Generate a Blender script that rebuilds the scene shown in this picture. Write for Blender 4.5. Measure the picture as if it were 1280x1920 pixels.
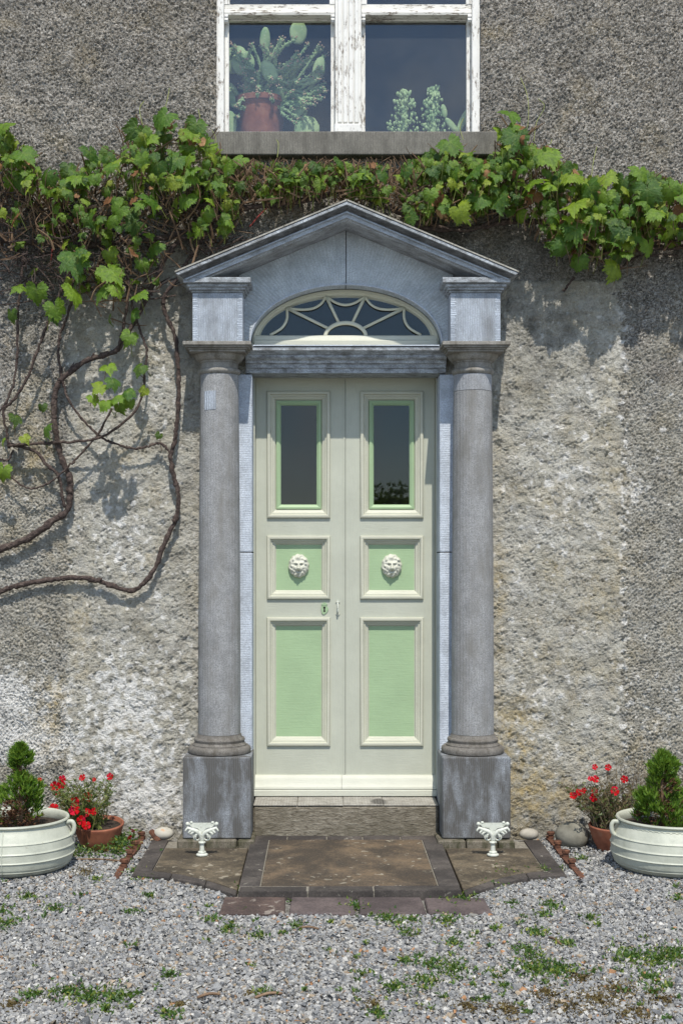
import bpy, bmesh, math, random
import numpy as np
from mathutils import Vector, Matrix, Quaternion
R = math.radians
rnd = random.Random(7)
scene = bpy.context.scene
col = scene.collection
for o in list(bpy.data.objects):
    bpy.data.objects.remove(o)

# ------------------------------------------------------------------ camera
CX, CD, CH, F = -0.14, 8.0, 1.75, 2400.0      # camera x, distance to wall, height, focal in photo pixels
VX, VY = 606.0, 1050.0                        # principal point in photo pixels
cam = bpy.data.cameras.new('camera'); cam_o = bpy.data.objects.new('camera', cam); col.objects.link(cam_o)
cam_o.location = (CX, -CD, CH); cam_o.rotation_euler = (R(90), 0, 0)
cam.sensor_fit = 'VERTICAL'; cam.sensor_height = 36; cam.sensor_width = 24
cam.lens = 36 * F / 1920
cam.shift_x = (640 - VX) / 1920; cam.shift_y = (VY - 960) / 1920
cam.clip_end = 2000
scene.camera = cam_o

# ------------------------------------------------------------------ light
SUN_EL, SUN_AZ = R(57), R(7)
CLOUD = (1.57, 0.9, 2.25)
world = bpy.data.worlds.new('World'); scene.world = world; world.use_nodes = True
wn = world.node_tree; wn.nodes.clear()
sky = wn.nodes.new('ShaderNodeTexSky'); sky.sky_type = 'NISHITA'; sky.sun_disc = False
sky.sun_elevation = SUN_EL; sky.sun_rotation = math.pi - SUN_AZ
sky.air_density = 1.0; sky.dust_density = 0.15; sky.ozone_density = 3.0
tc = wn.nodes.new('ShaderNodeTexCoord')
cn = wn.nodes.new('ShaderNodeTexNoise'); cn.inputs['Scale'].default_value = 3.0; cn.inputs['Detail'].default_value = 7; cn.inputs['Roughness'].default_value = .55
cr = wn.nodes.new('ShaderNodeValToRGB'); cr.color_ramp.elements[0].position = .47; cr.color_ramp.elements[1].position = .60
cr.color_ramp.elements[1].color = (.8, .8, .8, 1)
cm = wn.nodes.new('ShaderNodeMix'); cm.data_type = 'RGBA'
cm.inputs[7].default_value = (7.2, 7.6, 8.1, 1)
bg = wn.nodes.new('ShaderNodeBackground'); bg.inputs['Strength'].default_value = 0.15
wo = wn.nodes.new('ShaderNodeOutputWorld')
mp = wn.nodes.new('ShaderNodeMapping'); mp.inputs['Location'].default_value = CLOUD
wn.links.new(tc.outputs['Generated'], mp.inputs['Vector']); wn.links.new(mp.outputs['Vector'], cn.inputs['Vector'])
wn.links.new(cn.outputs['Fac'], cr.inputs['Fac'])
wn.links.new(cr.outputs['Color'], cm.inputs[0])
wn.links.new(sky.outputs['Color'], cm.inputs[6])
wn.links.new(cm.outputs[2], bg.inputs['Color'])
wn.links.new(bg.outputs['Background'], wo.inputs['Surface'])
sd = Vector((math.sin(SUN_AZ) * math.cos(SUN_EL), -math.cos(SUN_AZ) * math.cos(SUN_EL), math.sin(SUN_EL)))
sun = bpy.data.lights.new('sun', 'SUN'); sun.energy = 4.2; sun.angle = R(0.55); sun.color = (1.0, 0.945, 0.855)
sun_o = bpy.data.objects.new('sun', sun); col.objects.link(sun_o); sun_o.location = sd * 30
sun_o.rotation_euler = sd.to_track_quat('Z', 'Y').to_euler()
scene.view_settings.view_transform = 'Standard'; scene.view_settings.look = 'None'
scene.view_settings.gamma = 1; scene.view_settings.exposure = 0.10
scene.view_settings.use_curve_mapping = False
scene.render.engine = 'CYCLES'
scene.cycles.max_bounces = 8; scene.cycles.transparent_max_bounces = 16

# ------------------------------------------------------------------ helpers
def P(px, py, Y=0.0):
    """photo pixel + real depth -> world point"""
    d = CD + Y
    return Vector((CX + (px - VX) / F * d, Y, CH - (py - VY) / F * d))
def G(px, py, z=0.0):
    """photo pixel on a horizontal surface of height z -> world point"""
    d = F * (CH - z) / (py - VY)
    return Vector((CX + (px - VX) / F * d, d - CD, z))

def wloc(o):
    v = Vector((0, 0, 0))
    while o is not None:
        v = v + o.location; o = o.parent
    return v

class MB:
    def __init__(s): s.v = []; s.f = []; s.m = []
    def add(s, vs, fs, mi=0):
        b = len(s.v); s.v += [tuple(v) for v in vs]
        for f in fs: s.f.append(tuple(b + i for i in f)); s.m.append(mi)
        return s
    def box(s, x0, x1, y0, y1, z0, z1, mi=0):
        return s.add([(x0,y0,z0),(x1,y0,z0),(x1,y1,z0),(x0,y1,z0),(x0,y0,z1),(x1,y0,z1),(x1,y1,z1),(x0,y1,z1)],
              [(0,3,2,1),(4,5,6,7),(0,1,5,4),(1,2,6,5),(2,3,7,6),(3,0,4,7)], mi)
    def bbox(s, x0, x1, y0, y1, z0, z1, b=.004, mi=0):
        """box with chamfered edges"""
        bm = bmesh.new()
        vs = [bm.verts.new(p) for p in [(x0,y0,z0),(x1,y0,z0),(x1,y1,z0),(x0,y1,z0),(x0,y0,z1),(x1,y0,z1),(x1,y1,z1),(x0,y1,z1)]]
        for f in [(0,3,2,1),(4,5,6,7),(0,1,5,4),(1,2,6,5),(2,3,7,6),(3,0,4,7)]: bm.faces.new([vs[i] for i in f])
        bmesh.ops.bevel(bm, geom=bm.edges[:], offset=b, segments=1, affect='EDGES')
        bm.verts.index_update()
        s.add([v.co[:] for v in bm.verts], [[v.index for v in f.verts] for f in bm.faces], mi); bm.free()
        return s
    def lathe(s, prof, cx=0, cy=0, n=32, mi=0, cap=True):
        k = len(prof); vs = []
        for (r, z) in prof:
            for i in range(n):
                a = 2 * math.pi * i / n; vs.append((cx + r * math.cos(a), cy + r * math.sin(a), z))
        fs = [(j*n+i, j*n+(i+1)%n, (j+1)*n+(i+1)%n, (j+1)*n+i) for j in range(k-1) for i in range(n)]
        if cap:
            fs.append(tuple(range(n))[::-1]); fs.append(tuple((k-1)*n+i for i in range(n)))
        return s.add(vs, fs, mi)
    def tube(s, pts, rad, n=6, mi=0, cap=True):
        pts = [Vector(p) for p in pts]; k = len(pts)
        if not hasattr(rad, '__len__'): rad = [rad] * k
        vs = []; up = Vector((0.13, -0.7, 0.31)).normalized(); u = None
        for i in range(k):
            t = (pts[min(i+1,k-1)] - pts[max(i-1,0)])
            if t.length < 1e-9: t = Vector((0,0,1))
            t.normalize()
            if u is None:
                u = t.cross(up)
                if u.length < .1: u = t.cross(Vector((1,0,0)))
            u = (u - t * u.dot(t)).normalized(); w = t.cross(u)
            for j in range(n):
                a = 2*math.pi*j/n; vs.append(pts[i] + (u*math.cos(a) + w*math.sin(a)) * rad[i])
        fs = [(i*n+j, i*n+(j+1)%n, (i+1)*n+(j+1)%n, (i+1)*n+j) for i in range(k-1) for j in range(n)]
        if cap: fs.append(tuple(range(n))[::-1]); fs.append(tuple((k-1)*n+j for j in range(n)))
        return s.add(vs, fs, mi)
    def sweepx(s, prof, xs, mi=0):
        """closed profile [(y,z)] swept along x between xs[0], xs[1]"""
        k = len(prof); vs = [(xs[0], y, z) for y, z in prof] + [(xs[1], y, z) for y, z in prof]
        fs = [(i, (i+1)%k, k+(i+1)%k, k+i) for i in range(k)] + [tuple(range(k))[::-1], tuple(range(k, 2*k))]
        return s.add(vs, fs, mi)
    def prism(s, poly, y0, y1, mi=0):
        """polygon [(x,z)] extruded from y0 (front) to y1"""
        k = len(poly); vs = [(x, y0, z) for x, z in poly] + [(x, y1, z) for x, z in poly]
        fs = [tuple(range(k)), tuple(range(k, 2*k))[::-1]] + [(i, k+i, k+(i+1)%k, (i+1)%k) for i in range(k)]
        return s.add(vs, fs, mi)
    def slab(s, poly, z0, z1, mi=0, inset=.004):
        """polygon [(x,y)] (counter clockwise) as a slab with a small chamfer"""
        k = len(poly); c = (sum(p[0] for p in poly)/k, sum(p[1] for p in poly)/k)
        ins = []
        for x, y in poly:
            d = math.hypot(x-c[0], y-c[1]); q = 1 - inset/d; ins.append((c[0]+(x-c[0])*q, c[1]+(y-c[1])*q))
        vs = [(x,y,z0) for x,y in poly] + [(x,y,z1-inset) for x,y in poly] + [(x,y,z1) for x,y in ins]
        fs = [(i,(i+1)%k,k+(i+1)%k,k+i) for i in range(k)] + [(k+i,k+(i+1)%k,2*k+(i+1)%k,2*k+i) for i in range(k)]
        fs += [tuple(range(2*k,3*k)), tuple(range(k))[::-1]]
        return s.add(vs, fs, mi)
    def ell(s, c, r, n=12, k=8, mi=0, jit=0, rot=None, rg=rnd):
        vs = []; c = Vector(c)
        for j in range(k+1):
            t = math.pi * j / k
            for i in range(n):
                a = 2*math.pi*i/n
                q = 1 + (rg.uniform(-jit, jit) if 0 < j < k else 0)
                p = Vector((r[0]*math.sin(t)*math.cos(a), r[1]*math.sin(t)*math.sin(a), -r[2]*math.cos(t))) * q
                if rot is not None: p = rot @ p
                vs.append(c + p)
        fs = [(j*n+i, j*n+(i+1)%n, (j+1)*n+(i+1)%n, (j+1)*n+i) for j in range(k) for i in range(n)]
        return s.add(vs, fs, mi)
    def mesh(s, name, mats, off=Vector((0,0,0)), smooth=False, fix=True):
        me = bpy.data.meshes.new(name)
        me.from_pydata([(v[0]-off[0], v[1]-off[1], v[2]-off[2]) for v in s.v], [], s.f)
        if not isinstance(mats, (list, tuple)): mats = [mats]
        for m in mats: me.materials.append(m)
        me.polygons.foreach_set('material_index', s.m)
        if fix:
            bm = bmesh.new(); bm.from_mesh(me); bmesh.ops.remove_doubles(bm, verts=bm.verts, dist=1e-6)
            bmesh.ops.recalc_face_normals(bm, faces=bm.faces); bm.to_mesh(me); bm.free()
        if smooth is True:
            me.polygons.foreach_set('use_smooth', [True]*len(me.polygons))
        elif smooth:
            me.polygons.foreach_set('use_smooth', [True]*len(me.polygons))
            me.set_sharp_from_angle(angle=R(smooth))
        me.update()
        return me
    def build(s, name, mats, parent=None, smooth=False, fix=True, origin=None):
        off = Vector((0,0,0))
        if parent is not None: off = wloc(parent)
        loc = Vector(origin) - off if origin is not None else Vector((0,0,0))
        me = s.mesh(name, mats, off + loc, smooth, fix)
        o = bpy.data.objects.new(name, me); col.objects.link(o); o.parent = parent; o.location = loc
        return o

def tag(o, label, cat, group=None):
    o['label'] = label; o['category'] = cat
    if group: o['group'] = group
    return o
def thing(name, label, cat, loc=(0,0,0), group=None):
    o = bpy.data.objects.new(name, None); col.objects.link(o); o.location = loc
    o.empty_display_size = .1
    return tag(o, label, cat, group)
def struct(o): o['kind'] = 'structure'; return o
def stuff(o): o['kind'] = 'stuff'; return o

def spline(pts, per=6):
    """Catmull-Rom through points"""
    pts = [Vector(p) for p in pts]; out = []
    for i in range(len(pts)-1):
        p0 = pts[max(i-1,0)]; p1 = pts[i]; p2 = pts[i+1]; p3 = pts[min(i+2,len(pts)-1)]
        for k in range(per):
            t = k/per
            out.append(.5*((2*p1)+(p2-p0)*t+(2*p0-5*p1+4*p2-p3)*t*t+(3*p1-p0-3*p2+p3)*t**3))
    out.append(pts[-1]); return out

# ------------------------------------------------------------------ materials
class NT:
    def __init__(s, name):
        s.m = bpy.data.materials.new(name); s.m.use_nodes = True; s.t = s.m.node_tree; s.t.nodes.clear()
        s.out = s.t.nodes.new('ShaderNodeOutputMaterial'); s._p = None
    def n(s, t): return s.t.nodes.new(t)
    def put(s, sock, v):
        if isinstance(v, bpy.types.NodeSocket): s.t.links.new(v, sock)
        elif v is not None:
            if isinstance(v, tuple) and len(v) == 3 and sock.type == 'RGBA': v = (*v, 1)
            sock.default_value = v
    @property
    def pos(s):
        if s._p is None: s._p = s.n('ShaderNodeNewGeometry')
        return s._p.outputs['Position']
    def geo(s, k): s.pos; return s._p.outputs[k]
    def objpos(s): return s.n('ShaderNodeTexCoord').outputs['Object']
    def scalev(s, v, sc):
        q = s.n('ShaderNodeVectorMath'); q.operation = 'MULTIPLY'; s.put(q.inputs[0], v); q.inputs[1].default_value = sc; return q.outputs[0]
    def noise(s, scale, detail=4, rough=.55, v=None, dist=0):
        q = s.n('ShaderNodeTexNoise'); s.put(q.inputs['Vector'], v if v is not None else s.pos)
        q.inputs['Scale'].default_value = scale; q.inputs['Detail'].default_value = detail
        q.inputs['Roughness'].default_value = rough; q.inputs['Distortion'].default_value = dist; return q.outputs['Fac']
    def vor(s, scale, v=None, feat='F1', out='Distance', rand=1):
        q = s.n('ShaderNodeTexVoronoi'); q.feature = feat; s.put(q.inputs['Vector'], v if v is not None else s.pos)
        q.inputs['Scale'].default_value = scale; q.inputs['Randomness'].default_value = rand; return q.outputs[out]
    def ramp(s, fac, stops, mode='LINEAR'):
        q = s.n('ShaderNodeValToRGB'); s.put(q.inputs['Fac'], fac); e = q.color_ramp.elements; q.color_ramp.interpolation = mode
        while len(e) < len(stops): e.new(.5)
        for i, (p, c) in enumerate(stops):
            e[i].position = p
            if not hasattr(c, '__len__'): c = (c, c, c)
            e[i].color = (*c, 1)
        return q.outputs['Color']
    def mix(s, fac, a, b, blend='MIX'):
        q = s.n('ShaderNodeMix'); q.data_type = 'RGBA'; q.blend_type = blend
        s.put(q.inputs[0], fac); s.put(q.inputs[6], a); s.put(q.inputs[7], b); return q.outputs[2]
    def math(s, op, a, b=None, clamp=False):
        q = s.n('ShaderNodeMath'); q.operation = op; q.use_clamp = clamp; s.put(q.inputs[0], a)
        if b is not None: s.put(q.inputs[1], b)
        return q.outputs[0]
    def attr(s, name, out='Fac'):
        q = s.n('ShaderNodeAttribute'); q.attribute_name = name; return q.outputs[out]
    def xyz(s, v=None):
        q = s.n('ShaderNodeSeparateXYZ'); s.put(q.inputs[0], v if v is not None else s.pos); return q.outputs
    def objrand(s): return s.n('ShaderNodeObjectInfo').outputs['Random']
    def bump(s, h, strength=.5, dist=.01, normal=None):
        q = s.n('ShaderNodeBump'); s.put(q.inputs['Height'], h); q.inputs['Strength'].default_value = strength
        q.inputs['Distance'].default_value = dist
        if normal is not None: s.put(q.inputs['Normal'], normal)
        return q.outputs[0]
    def bsdf(s, color, rough=.8, normal=None, spec=.35, metal=0, trans=None):
        q = s.n('ShaderNodeBsdfPrincipled'); s.put(q.inputs['Base Color'], color); s.put(q.inputs['Roughness'], rough)
        q.inputs['Specular IOR Level'].default_value = spec; q.inputs['Metallic'].default_value = metal
        if normal is not None: s.put(q.inputs['Normal'], normal)
        sh = q.outputs[0]
        if trans is not None:
            t = s.n('ShaderNodeBsdfTranslucent'); s.put(t.inputs['Color'], trans[0])
            mx = s.n('ShaderNodeMixShader'); mx.inputs[0].default_value = trans[1]
            s.t.links.new(sh, mx.inputs[1]); s.t.links.new(t.outputs[0], mx.inputs[2]); sh = mx.outputs[0]
        s.t.links.new(sh, s.out.inputs['Surface']); return s.m

def mat_simple(name, stops, scale=20, rough=.7, bump=.2, bscale=None, dist=.004, spec=.3, metal=0, stretch=None, detail=5):
    t = NT(name); v = t.scalev(t.pos, stretch) if stretch else t.pos
    c = t.ramp(t.noise(scale, detail, .6, v), stops)
    nm = t.bump(t.noise(bscale or scale*2, 4, .6, v), bump, dist) if bump else None
    return t.bsdf(c, rough, nm, spec, metal)

def mat_wall():
    t = NT('roughcast_render')
    zone, pale, ochre, dirt = t.attr('zcol'), t.attr('pale'), t.attr('ochre'), t.attr('dirt')
    wv = t.n('ShaderNodeVectorMath'); wv.operation = 'ADD'
    nz_ = t.n('ShaderNodeTexNoise'); t.put(nz_.inputs['Vector'], t.pos); nz_.inputs['Scale'].default_value = 60; nz_.inputs['Detail'].default_value = 3
    t.put(wv.inputs[0], t.pos); t.put(wv.inputs[1], t.scalev(nz_.outputs['Color'], (.022,.022,.022))); wp = wv.outputs[0]
    chip = t.n('ShaderNodeSeparateColor'); t.put(chip.inputs[0], t.vor(105, wp, out='Color'))
    chip2 = t.n('ShaderNodeSeparateColor'); t.put(chip2.inputs[0], t.vor(210, wp, out='Color'))
    f = t.math('ADD', t.math('MULTIPLY', chip.outputs[0], .5), t.math('ADD', t.math('MULTIPLY', chip2.outputs[0], .28), t.math('MULTIPLY', t.noise(28, 5, .7), .35)))
    rough_c = t.ramp(f, [(.20, (.065,.063,.058)), (.42, (.22,.212,.195)), (.62, (.39,.375,.345)), (.80, (.55,.53,.49)), (.96, (.74,.72,.68))])
    rough_c = t.mix(t.math('MULTIPLY', chip.outputs[1], .4), rough_c, (.40,.30,.20), 'SOFT_LIGHT')
    rough_c = t.mix(t.ramp(t.noise(1.6, 5, .65), [(.38, .32), (.60, 0)]), rough_c, (.13,.126,.12))
    rough_c = t.mix(t.ramp(t.noise(2.3, 5, .6), [(.52, 0), (.72, .45)]), rough_c, (.46,.44,.40))
    g = t.math('ADD', t.math('MULTIPLY', chip2.outputs[1], .22), t.math('MULTIPLY', t.noise(34, 7, .74), .85))
    smooth_c = t.ramp(g, [(.28, (.12,.113,.095)), (.36, (.35,.336,.288)), (.50, (.485,.468,.41)), (.68, (.61,.595,.54)), (.85, (.72,.71,.665))])
    smooth_c = t.mix(t.ramp(t.noise(3.4, 6, .68), [(.42, 0), (.60, .6)]), smooth_c, (.36,.335,.265))
    smooth_c = t.mix(t.ramp(t.noise(5.5, 6, .7), [(.52, 0), (.68, .45)]), smooth_c, (.56,.57,.565))
    smooth_c = t.mix(t.ramp(t.noise(1.9, 6, .7), [(.52, 0), (.70, .5)]), smooth_c, (.25,.235,.195))
    c = t.mix(zone, rough_c, smooth_c)
    pk = t.ramp(t.math('ADD', t.noise(20, 7, .75), t.math('MULTIPLY', pale, .36)), [(.66, 0), (.78, .92)])
    c = t.mix(pk, c, (.74,.73,.70))
    ok = t.math('MULTIPLY', ochre, t.ramp(t.noise(12, 6, .75), [(.40, 0), (.60, .85)]))
    c = t.mix(ok, c, (.44,.34,.16))
    dk = t.math('MULTIPLY', dirt, t.ramp(t.noise(7, 6, .72), [(.36, .1), (.62, .8)]))
    c = t.mix(dk, c, (.12,.117,.10))
    h = t.math('ADD', t.math('MULTIPLY', t.vor(130, wp), .9), t.math('ADD', t.noise(190, 3, .7), t.math('MULTIPLY', t.noise(70, 4, .65), 1.1)))
    return t.bsdf(c, .95, t.bump(h, .9, .008), .12)

def mat_stone(name, base, tool=None, dirt=.5, tint=(.12,.115,.105), dark_scale=3.0, speck=.5, pitch=.011, lum=1.0, tl=1.0, so=0.0, spot=None, strv=(2.6,2.6,.8)):
    """limestone: base colour, tooling direction ('v','h','radial'), weather stains"""
    t = NT(name); b = tuple(x*lum for x in base)
    c = t.ramp(t.noise(9, 7, .72), [(.3, tuple(x*.68 for x in b)), (.5, b), (.72, tuple(min(1, x*1.22) for x in b))])
    c = t.mix(t.ramp(t.noise(160, 3, .7), [(.40, speck), (.56, 0)]), c, tuple(x*.45 for x in b))
    st = t.noise(dark_scale, 6, .68, t.scalev(t.pos, strv))
    c = t.mix(t.ramp(st, [(.46-so, 0), (.66-so, dirt)]), c, tint)
    if spot:
        d_ = t.n('ShaderNodeVectorMath'); d_.operation = 'DISTANCE'; t.put(d_.inputs[0], t.scalev(t.pos, (1,.5,1))); d_.inputs[1].default_value = (spot[0][0], spot[0][1]*.5, spot[0][2])
        c = t.mix(t.ramp(t.math('ADD', d_.outputs['Value'], t.math('MULTIPLY', t.noise(30, 4), .03)), [(spot[1], .85), (spot[1]+.02, 0)]), c, (.06,.055,.05))
    h = t.math('MULTIPLY', t.noise(90, 4, .7), .55)
    x, y, z = t.xyz()
    if tool:
        jit = t.math('MULTIPLY', t.noise(24, 3, .6), .012)
        if tool == 'v': u = t.math('ADD', x, jit)
        elif tool == 'h': u = t.math('ADD', z, jit)
        else:
            ang = t.math('ARCTAN2', x, t.math('SUBTRACT', z, 2.95)); u = t.math('ADD', t.math('MULTIPLY', ang, .45), jit)
        wv = t.math('SINE', t.math('MULTIPLY', u, 2*math.pi/pitch))
        h = t.math('ADD', h, t.math('MULTIPLY', wv, .35*tl))
        c = t.mix(t.math('MULTIPLY', t.ramp(t.math('MULTIPLY', t.math('ADD', wv, 1), .5), [(0, .75), (.35, 0)]), .5*tl), c, tuple(x_*.6 for x_ in b))
    return t.bsdf(c, .82, t.bump(h, .55, .006), .3)

def mat_paint(name, base, grain='v', dirty=.25, rough=.5, chips=None, var=.1, gr=.32):
    t = NT(name)
    v = t.scalev(t.pos, (1,1,.06) if grain == 'v' else (.06,1,1))
    g = t.noise(160, 4, .6, v)
    c = t.mix(t.ramp(t.noise(5, 5, .6), [(.35, 0), (.7, 1)]), tuple(x*(1-var) for x in base), base)
    c = t.mix(t.ramp(g, [(.3, gr), (.5, 0)]), c, tuple(x*.8 for x in base))
    c = t.mix(t.ramp(t.noise(90, 5, .75), [(.30, .5), (.38, 0)]), c, tuple(x*.62 for x in base))
    c = t.mix(t.ramp(t.noise(2.2, 7, .72), [(.52, 0), (.75, dirty)]), c, (.30,.285,.22))
    h = t.math('ADD', g, t.math('MULTIPLY', t.noise(35, 3), .6))
    if chips:
        cf = t.math('ADD', t.noise(46, 7, .78, t.scalev(t.pos, (2.2,2.2,.35) if grain == 'v' else (.35,2.2,2.2))), t.math('MULTIPLY', t.math('SUBTRACT', t.noise(7, 4, .6), .5), .5))
        ck = t.ramp(cf, [(chips-.015, 1), (chips+.02, 0)])
        c = t.mix(ck, c, t.ramp(t.noise(80, 3), [(.35, (.13,.10,.075)), (.65, (.36,.32,.27))]))
        h = t.math('SUBTRACT', h, t.math('MULTIPLY', ck, .9))
    return t.bsdf(c, rough, t.bump(h, .5, .0026), .35)

def mat_glass(name, dust=.04, tint=(.97,.985,.98), wav=.0, ior0=.045):
    t = NT(name)
    i = t.geo('Incoming'); nn = t.geo('Normal')
    d = t.n('ShaderNodeVectorMath'); d.operation = 'DOT_PRODUCT'; t.put(d.inputs[0], i); t.put(d.inputs[1], nn)
    k = t.math('POWER', t.math('SUBTRACT', 1, t.math('ABSOLUTE', d.outputs['Value'])), 5)
    fr = t.math('ADD', ior0, t.math('MULTIPLY', k, 1-ior0))
    tr = t.n('ShaderNodeBsdfTransparent'); tr.inputs[0].default_value = (*tint, 1)
    gl = t.n('ShaderNodeBsdfGlossy'); gl.inputs['Roughness'].default_value = .015
    if wav: t.put(gl.inputs['Normal'], t.bump(t.noise(3.2, 1, .4), wav, .05))
    mx = t.n('ShaderNodeMixShader'); t.put(mx.inputs[0], fr); t.t.links.new(tr.outputs[0], mx.inputs[1]); t.t.links.new(gl.outputs[0], mx.inputs[2])
    df = t.n('ShaderNodeBsdfDiffuse'); df.inputs[0].default_value = (.55,.56,.55,1)
    m2 = t.n('ShaderNodeMixShader'); t.put(m2.inputs[0], t.math('MULTIPLY', t.ramp(t.noise(3.0, 6, .7), [(.3, .3), (.7, 1.3)]), dust))
    t.t.links.new(mx.outputs[0], m2.inputs[1]); t.t.links.new(df.outputs[0], m2.inputs[2]); t.t.links.new(m2.outputs[0], t.out.inputs['Surface'])
    return t.m

def mat_leaf(name, stops, trans=.35, vein=True, rough=.42, spec=.45, tcol=(.30,.42,.03), bmp=.25):
    t = NT(name)
    r = t.math('FRACT', t.math('ADD', t.objrand(), t.math('MULTIPLY', t.geo('Random Per Island'), 7.31)))
    c = t.ramp(r, stops)
    c = t.mix(t.ramp(t.noise(34, 5, .7), [(.34, .6), (.58, 0)]), c, tuple(x_*.5 for x_ in stops[0][1]))
    c = t.mix(t.ramp(t.noise(55, 4, .7), [(.54, 0), (.72, .4)]), c, tuple(min(1, x_*1.25) for x_ in stops[-1][1]))
    if vein:
        vk = t.ramp(t.attr('vein'), [(.84, 0), (.98, .38)])
        c = t.mix(vk, c, (.24,.32,.09))
    tc_ = t.mix(.5, c, tcol)
    return t.bsdf(c, rough, t.bump(t.noise(70, 4, .65), bmp, .012), spec, 0, (tc_, trans))

MW = mat_wall()
BLUE = (.43,.475,.535)
M_stone_v = mat_stone('limestone_vertical_tooled', BLUE, 'v', .6, pitch=.0145, tl=1.4)
M_stone_h = mat_stone('limestone_jamb', (.54,.595,.67), 'h', .2, tl=.35)
M_stone_r = mat_stone('limestone_tympanum', (.53,.58,.615), 'radial', .2, pitch=.0135, tl=.85)
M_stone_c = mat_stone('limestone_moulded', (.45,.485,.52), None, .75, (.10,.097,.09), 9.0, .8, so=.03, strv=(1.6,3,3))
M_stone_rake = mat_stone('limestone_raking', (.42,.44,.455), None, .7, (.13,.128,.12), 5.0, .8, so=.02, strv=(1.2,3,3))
M_cyma = mat_stone('dark_cyma_limestone', (.17,.175,.18), None, .9, (.06,.06,.058), 8.0, .8, so=.05, strv=(1.0,3,3))  # upper cyma band, darker than the rest of the raking cornice
M_bead_highlight = mat_stone('limestone_bead_highlight', (.46,.51,.57), None, .5, (.12,.118,.11), 9.0, .6, strv=(1.0,3,3))  # sky highlight along the bead, put into a paler, bluer colour
M_capital = mat_stone('limestone_capital', (.31,.295,.265), None, .8, (.115,.10,.075), 6.0)
M_column = mat_stone('limestone_column', (.325,.328,.33), 'v', .75, (.185,.178,.162), 3.4, .7, .017, tl=.5)
M_ped = mat_stone('limestone_pedestal', (.32,.34,.365), 'v', .95, (.095,.09,.082), 3.6, .85, so=.10)
M_base = mat_stone('dark_column_base', (.20,.185,.165), None, .85, (.085,.075,.06), 9.0, .7)
M_stone_col2 = mat_stone('limestone_column_top', (.36,.375,.40), 'v', .4, (.18,.17,.155), 3, .6, .017, tl=.5)
M_plinth = mat_stone('mossy_plinth_stone', (.20,.175,.135), None, .9, (.045,.045,.02), 9, .8, so=.05)
def mat_step():
    t = NT('worn_step_stone'); v = t.scalev(t.pos, (.35,1,1.4))
    n1 = t.noise(60, 5, .7, v, .8)
    c = t.ramp(n1, [(.30,(.07,.06,.045)),(.46,(.19,.165,.125)),(.60,(.29,.26,.205)),(.75,(.42,.39,.33))])
    c = t.mix(t.ramp(t.noise(4, 5, .7), [(.45,0),(.65,.7)]), c, (.12,.105,.075))
    return t.bsdf(c, .9, t.bump(n1, .9, .012), .2)
M_step = mat_step()
M_steptop = mat_stone('worn_step_tread', (.40,.38,.335), 'v', .6, (.17,.15,.12), 7, pitch=.018, spot=((.205,-.02,.24),.055))
M_lime_edge = mat_stone('lichened_top_fillet', (.40,.385,.34), None, .5, (.16,.15,.12), 14)
M_door = mat_paint('sage_cream_paint', (.485,.50,.415), 'v', .18, .48)
M_doorh = mat_paint('sage_cream_rail_paint', (.485,.50,.415), 'h', .18, .48)
M_mould = mat_paint('cream_moulding_paint', (.53,.53,.43), 'h', .18, .45)
M_green = mat_paint('soft_green_paint', (.345,.475,.28), 'h', .14, .5, var=.10, gr=.10)
M_cream = mat_paint('pale_cream_paint', (.57,.575,.485), 'h', .22, .5)
M_fan = mat_paint('fanlight_cream_paint', (.62,.62,.50), 'h', .3, .5)
M_white = mat_paint('flaking_white_paint', (.80,.79,.75), 'v', .25, .6, .405)
M_whiteh = mat_paint('flaking_white_rail_paint', (.78,.76,.70), 'h', .5, .6, .43)
M_glass = mat_glass('window_glass', .030, ior0=.07)
M_dglass = mat_glass('door_glass', .004, ior0=.035)
M_iron = mat_simple('painted_white_iron', [(.32, (.34,.34,.28)), (.42, (.54,.56,.49)), (.7, (.64,.655,.58))], 60, .5, .3)
def mat_pot():
    t = NT('sage_white_pot_paint')
    c = t.ramp(t.noise(8, 5, .6), [(.3, (.40,.415,.345)), (.55, (.49,.505,.42)), (.8, (.555,.565,.48))])
    c = t.mix(t.ramp(t.noise(26, 6, .75), [(.30, .7), (.37, 0)]), c, (.30,.29,.22))
    x, y, z = t.xyz()
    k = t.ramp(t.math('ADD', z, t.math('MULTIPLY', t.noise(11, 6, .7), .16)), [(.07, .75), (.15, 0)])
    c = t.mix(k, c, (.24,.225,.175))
    c = t.mix(t.ramp(t.noise(5, 6, .7, t.scalev(t.pos, (3,3,.5))), [(.52, 0), (.68, .35)]), c, (.36,.37,.29))
    return t.bsdf(c, .48, t.bump(t.noise(34, 4, .6), .4, .005), .4)
M_pot = mat_pot()
M_terra = mat_simple('terracotta', [(.3, (.20,.07,.042)), (.55, (.31,.115,.065)), (.8, (.40,.20,.125))], 14, .8, .2)
M_rust = mat_simple('rusted_iron', [(.3, (.045,.024,.018)), (.55, (.13,.058,.035)), (.75, (.24,.11,.06))], 40, .9, .6, 90)
M_soil = mat_simple('dark_soil', [(.35, (.02,.015,.011)), (.7, (.07,.052,.038))], 50, .95, .9, 60, .02)
M_bark = mat_simple('vine_bark', [(.3, (.030,.022,.020)), (.5, (.075,.054,.047)), (.66, (.13,.098,.082)), (.8, (.26,.215,.175))], 55, .9, 1.0, 110, .012)
M_twig = mat_simple('vine_twig', [(.3, (.085,.05,.03)), (.55, (.20,.13,.08)), (.75, (.33,.24,.16))], 16, .85, 0)
M_stem = mat_simple('green_stem', [(.35, (.12,.15,.035)), (.7, (.26,.28,.08))], 12, .6, 0)
M_dry = mat_simple('dry_stem', [(.35, (.13,.10,.065)), (.7, (.30,.25,.17))], 12, .8, 0)
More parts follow.
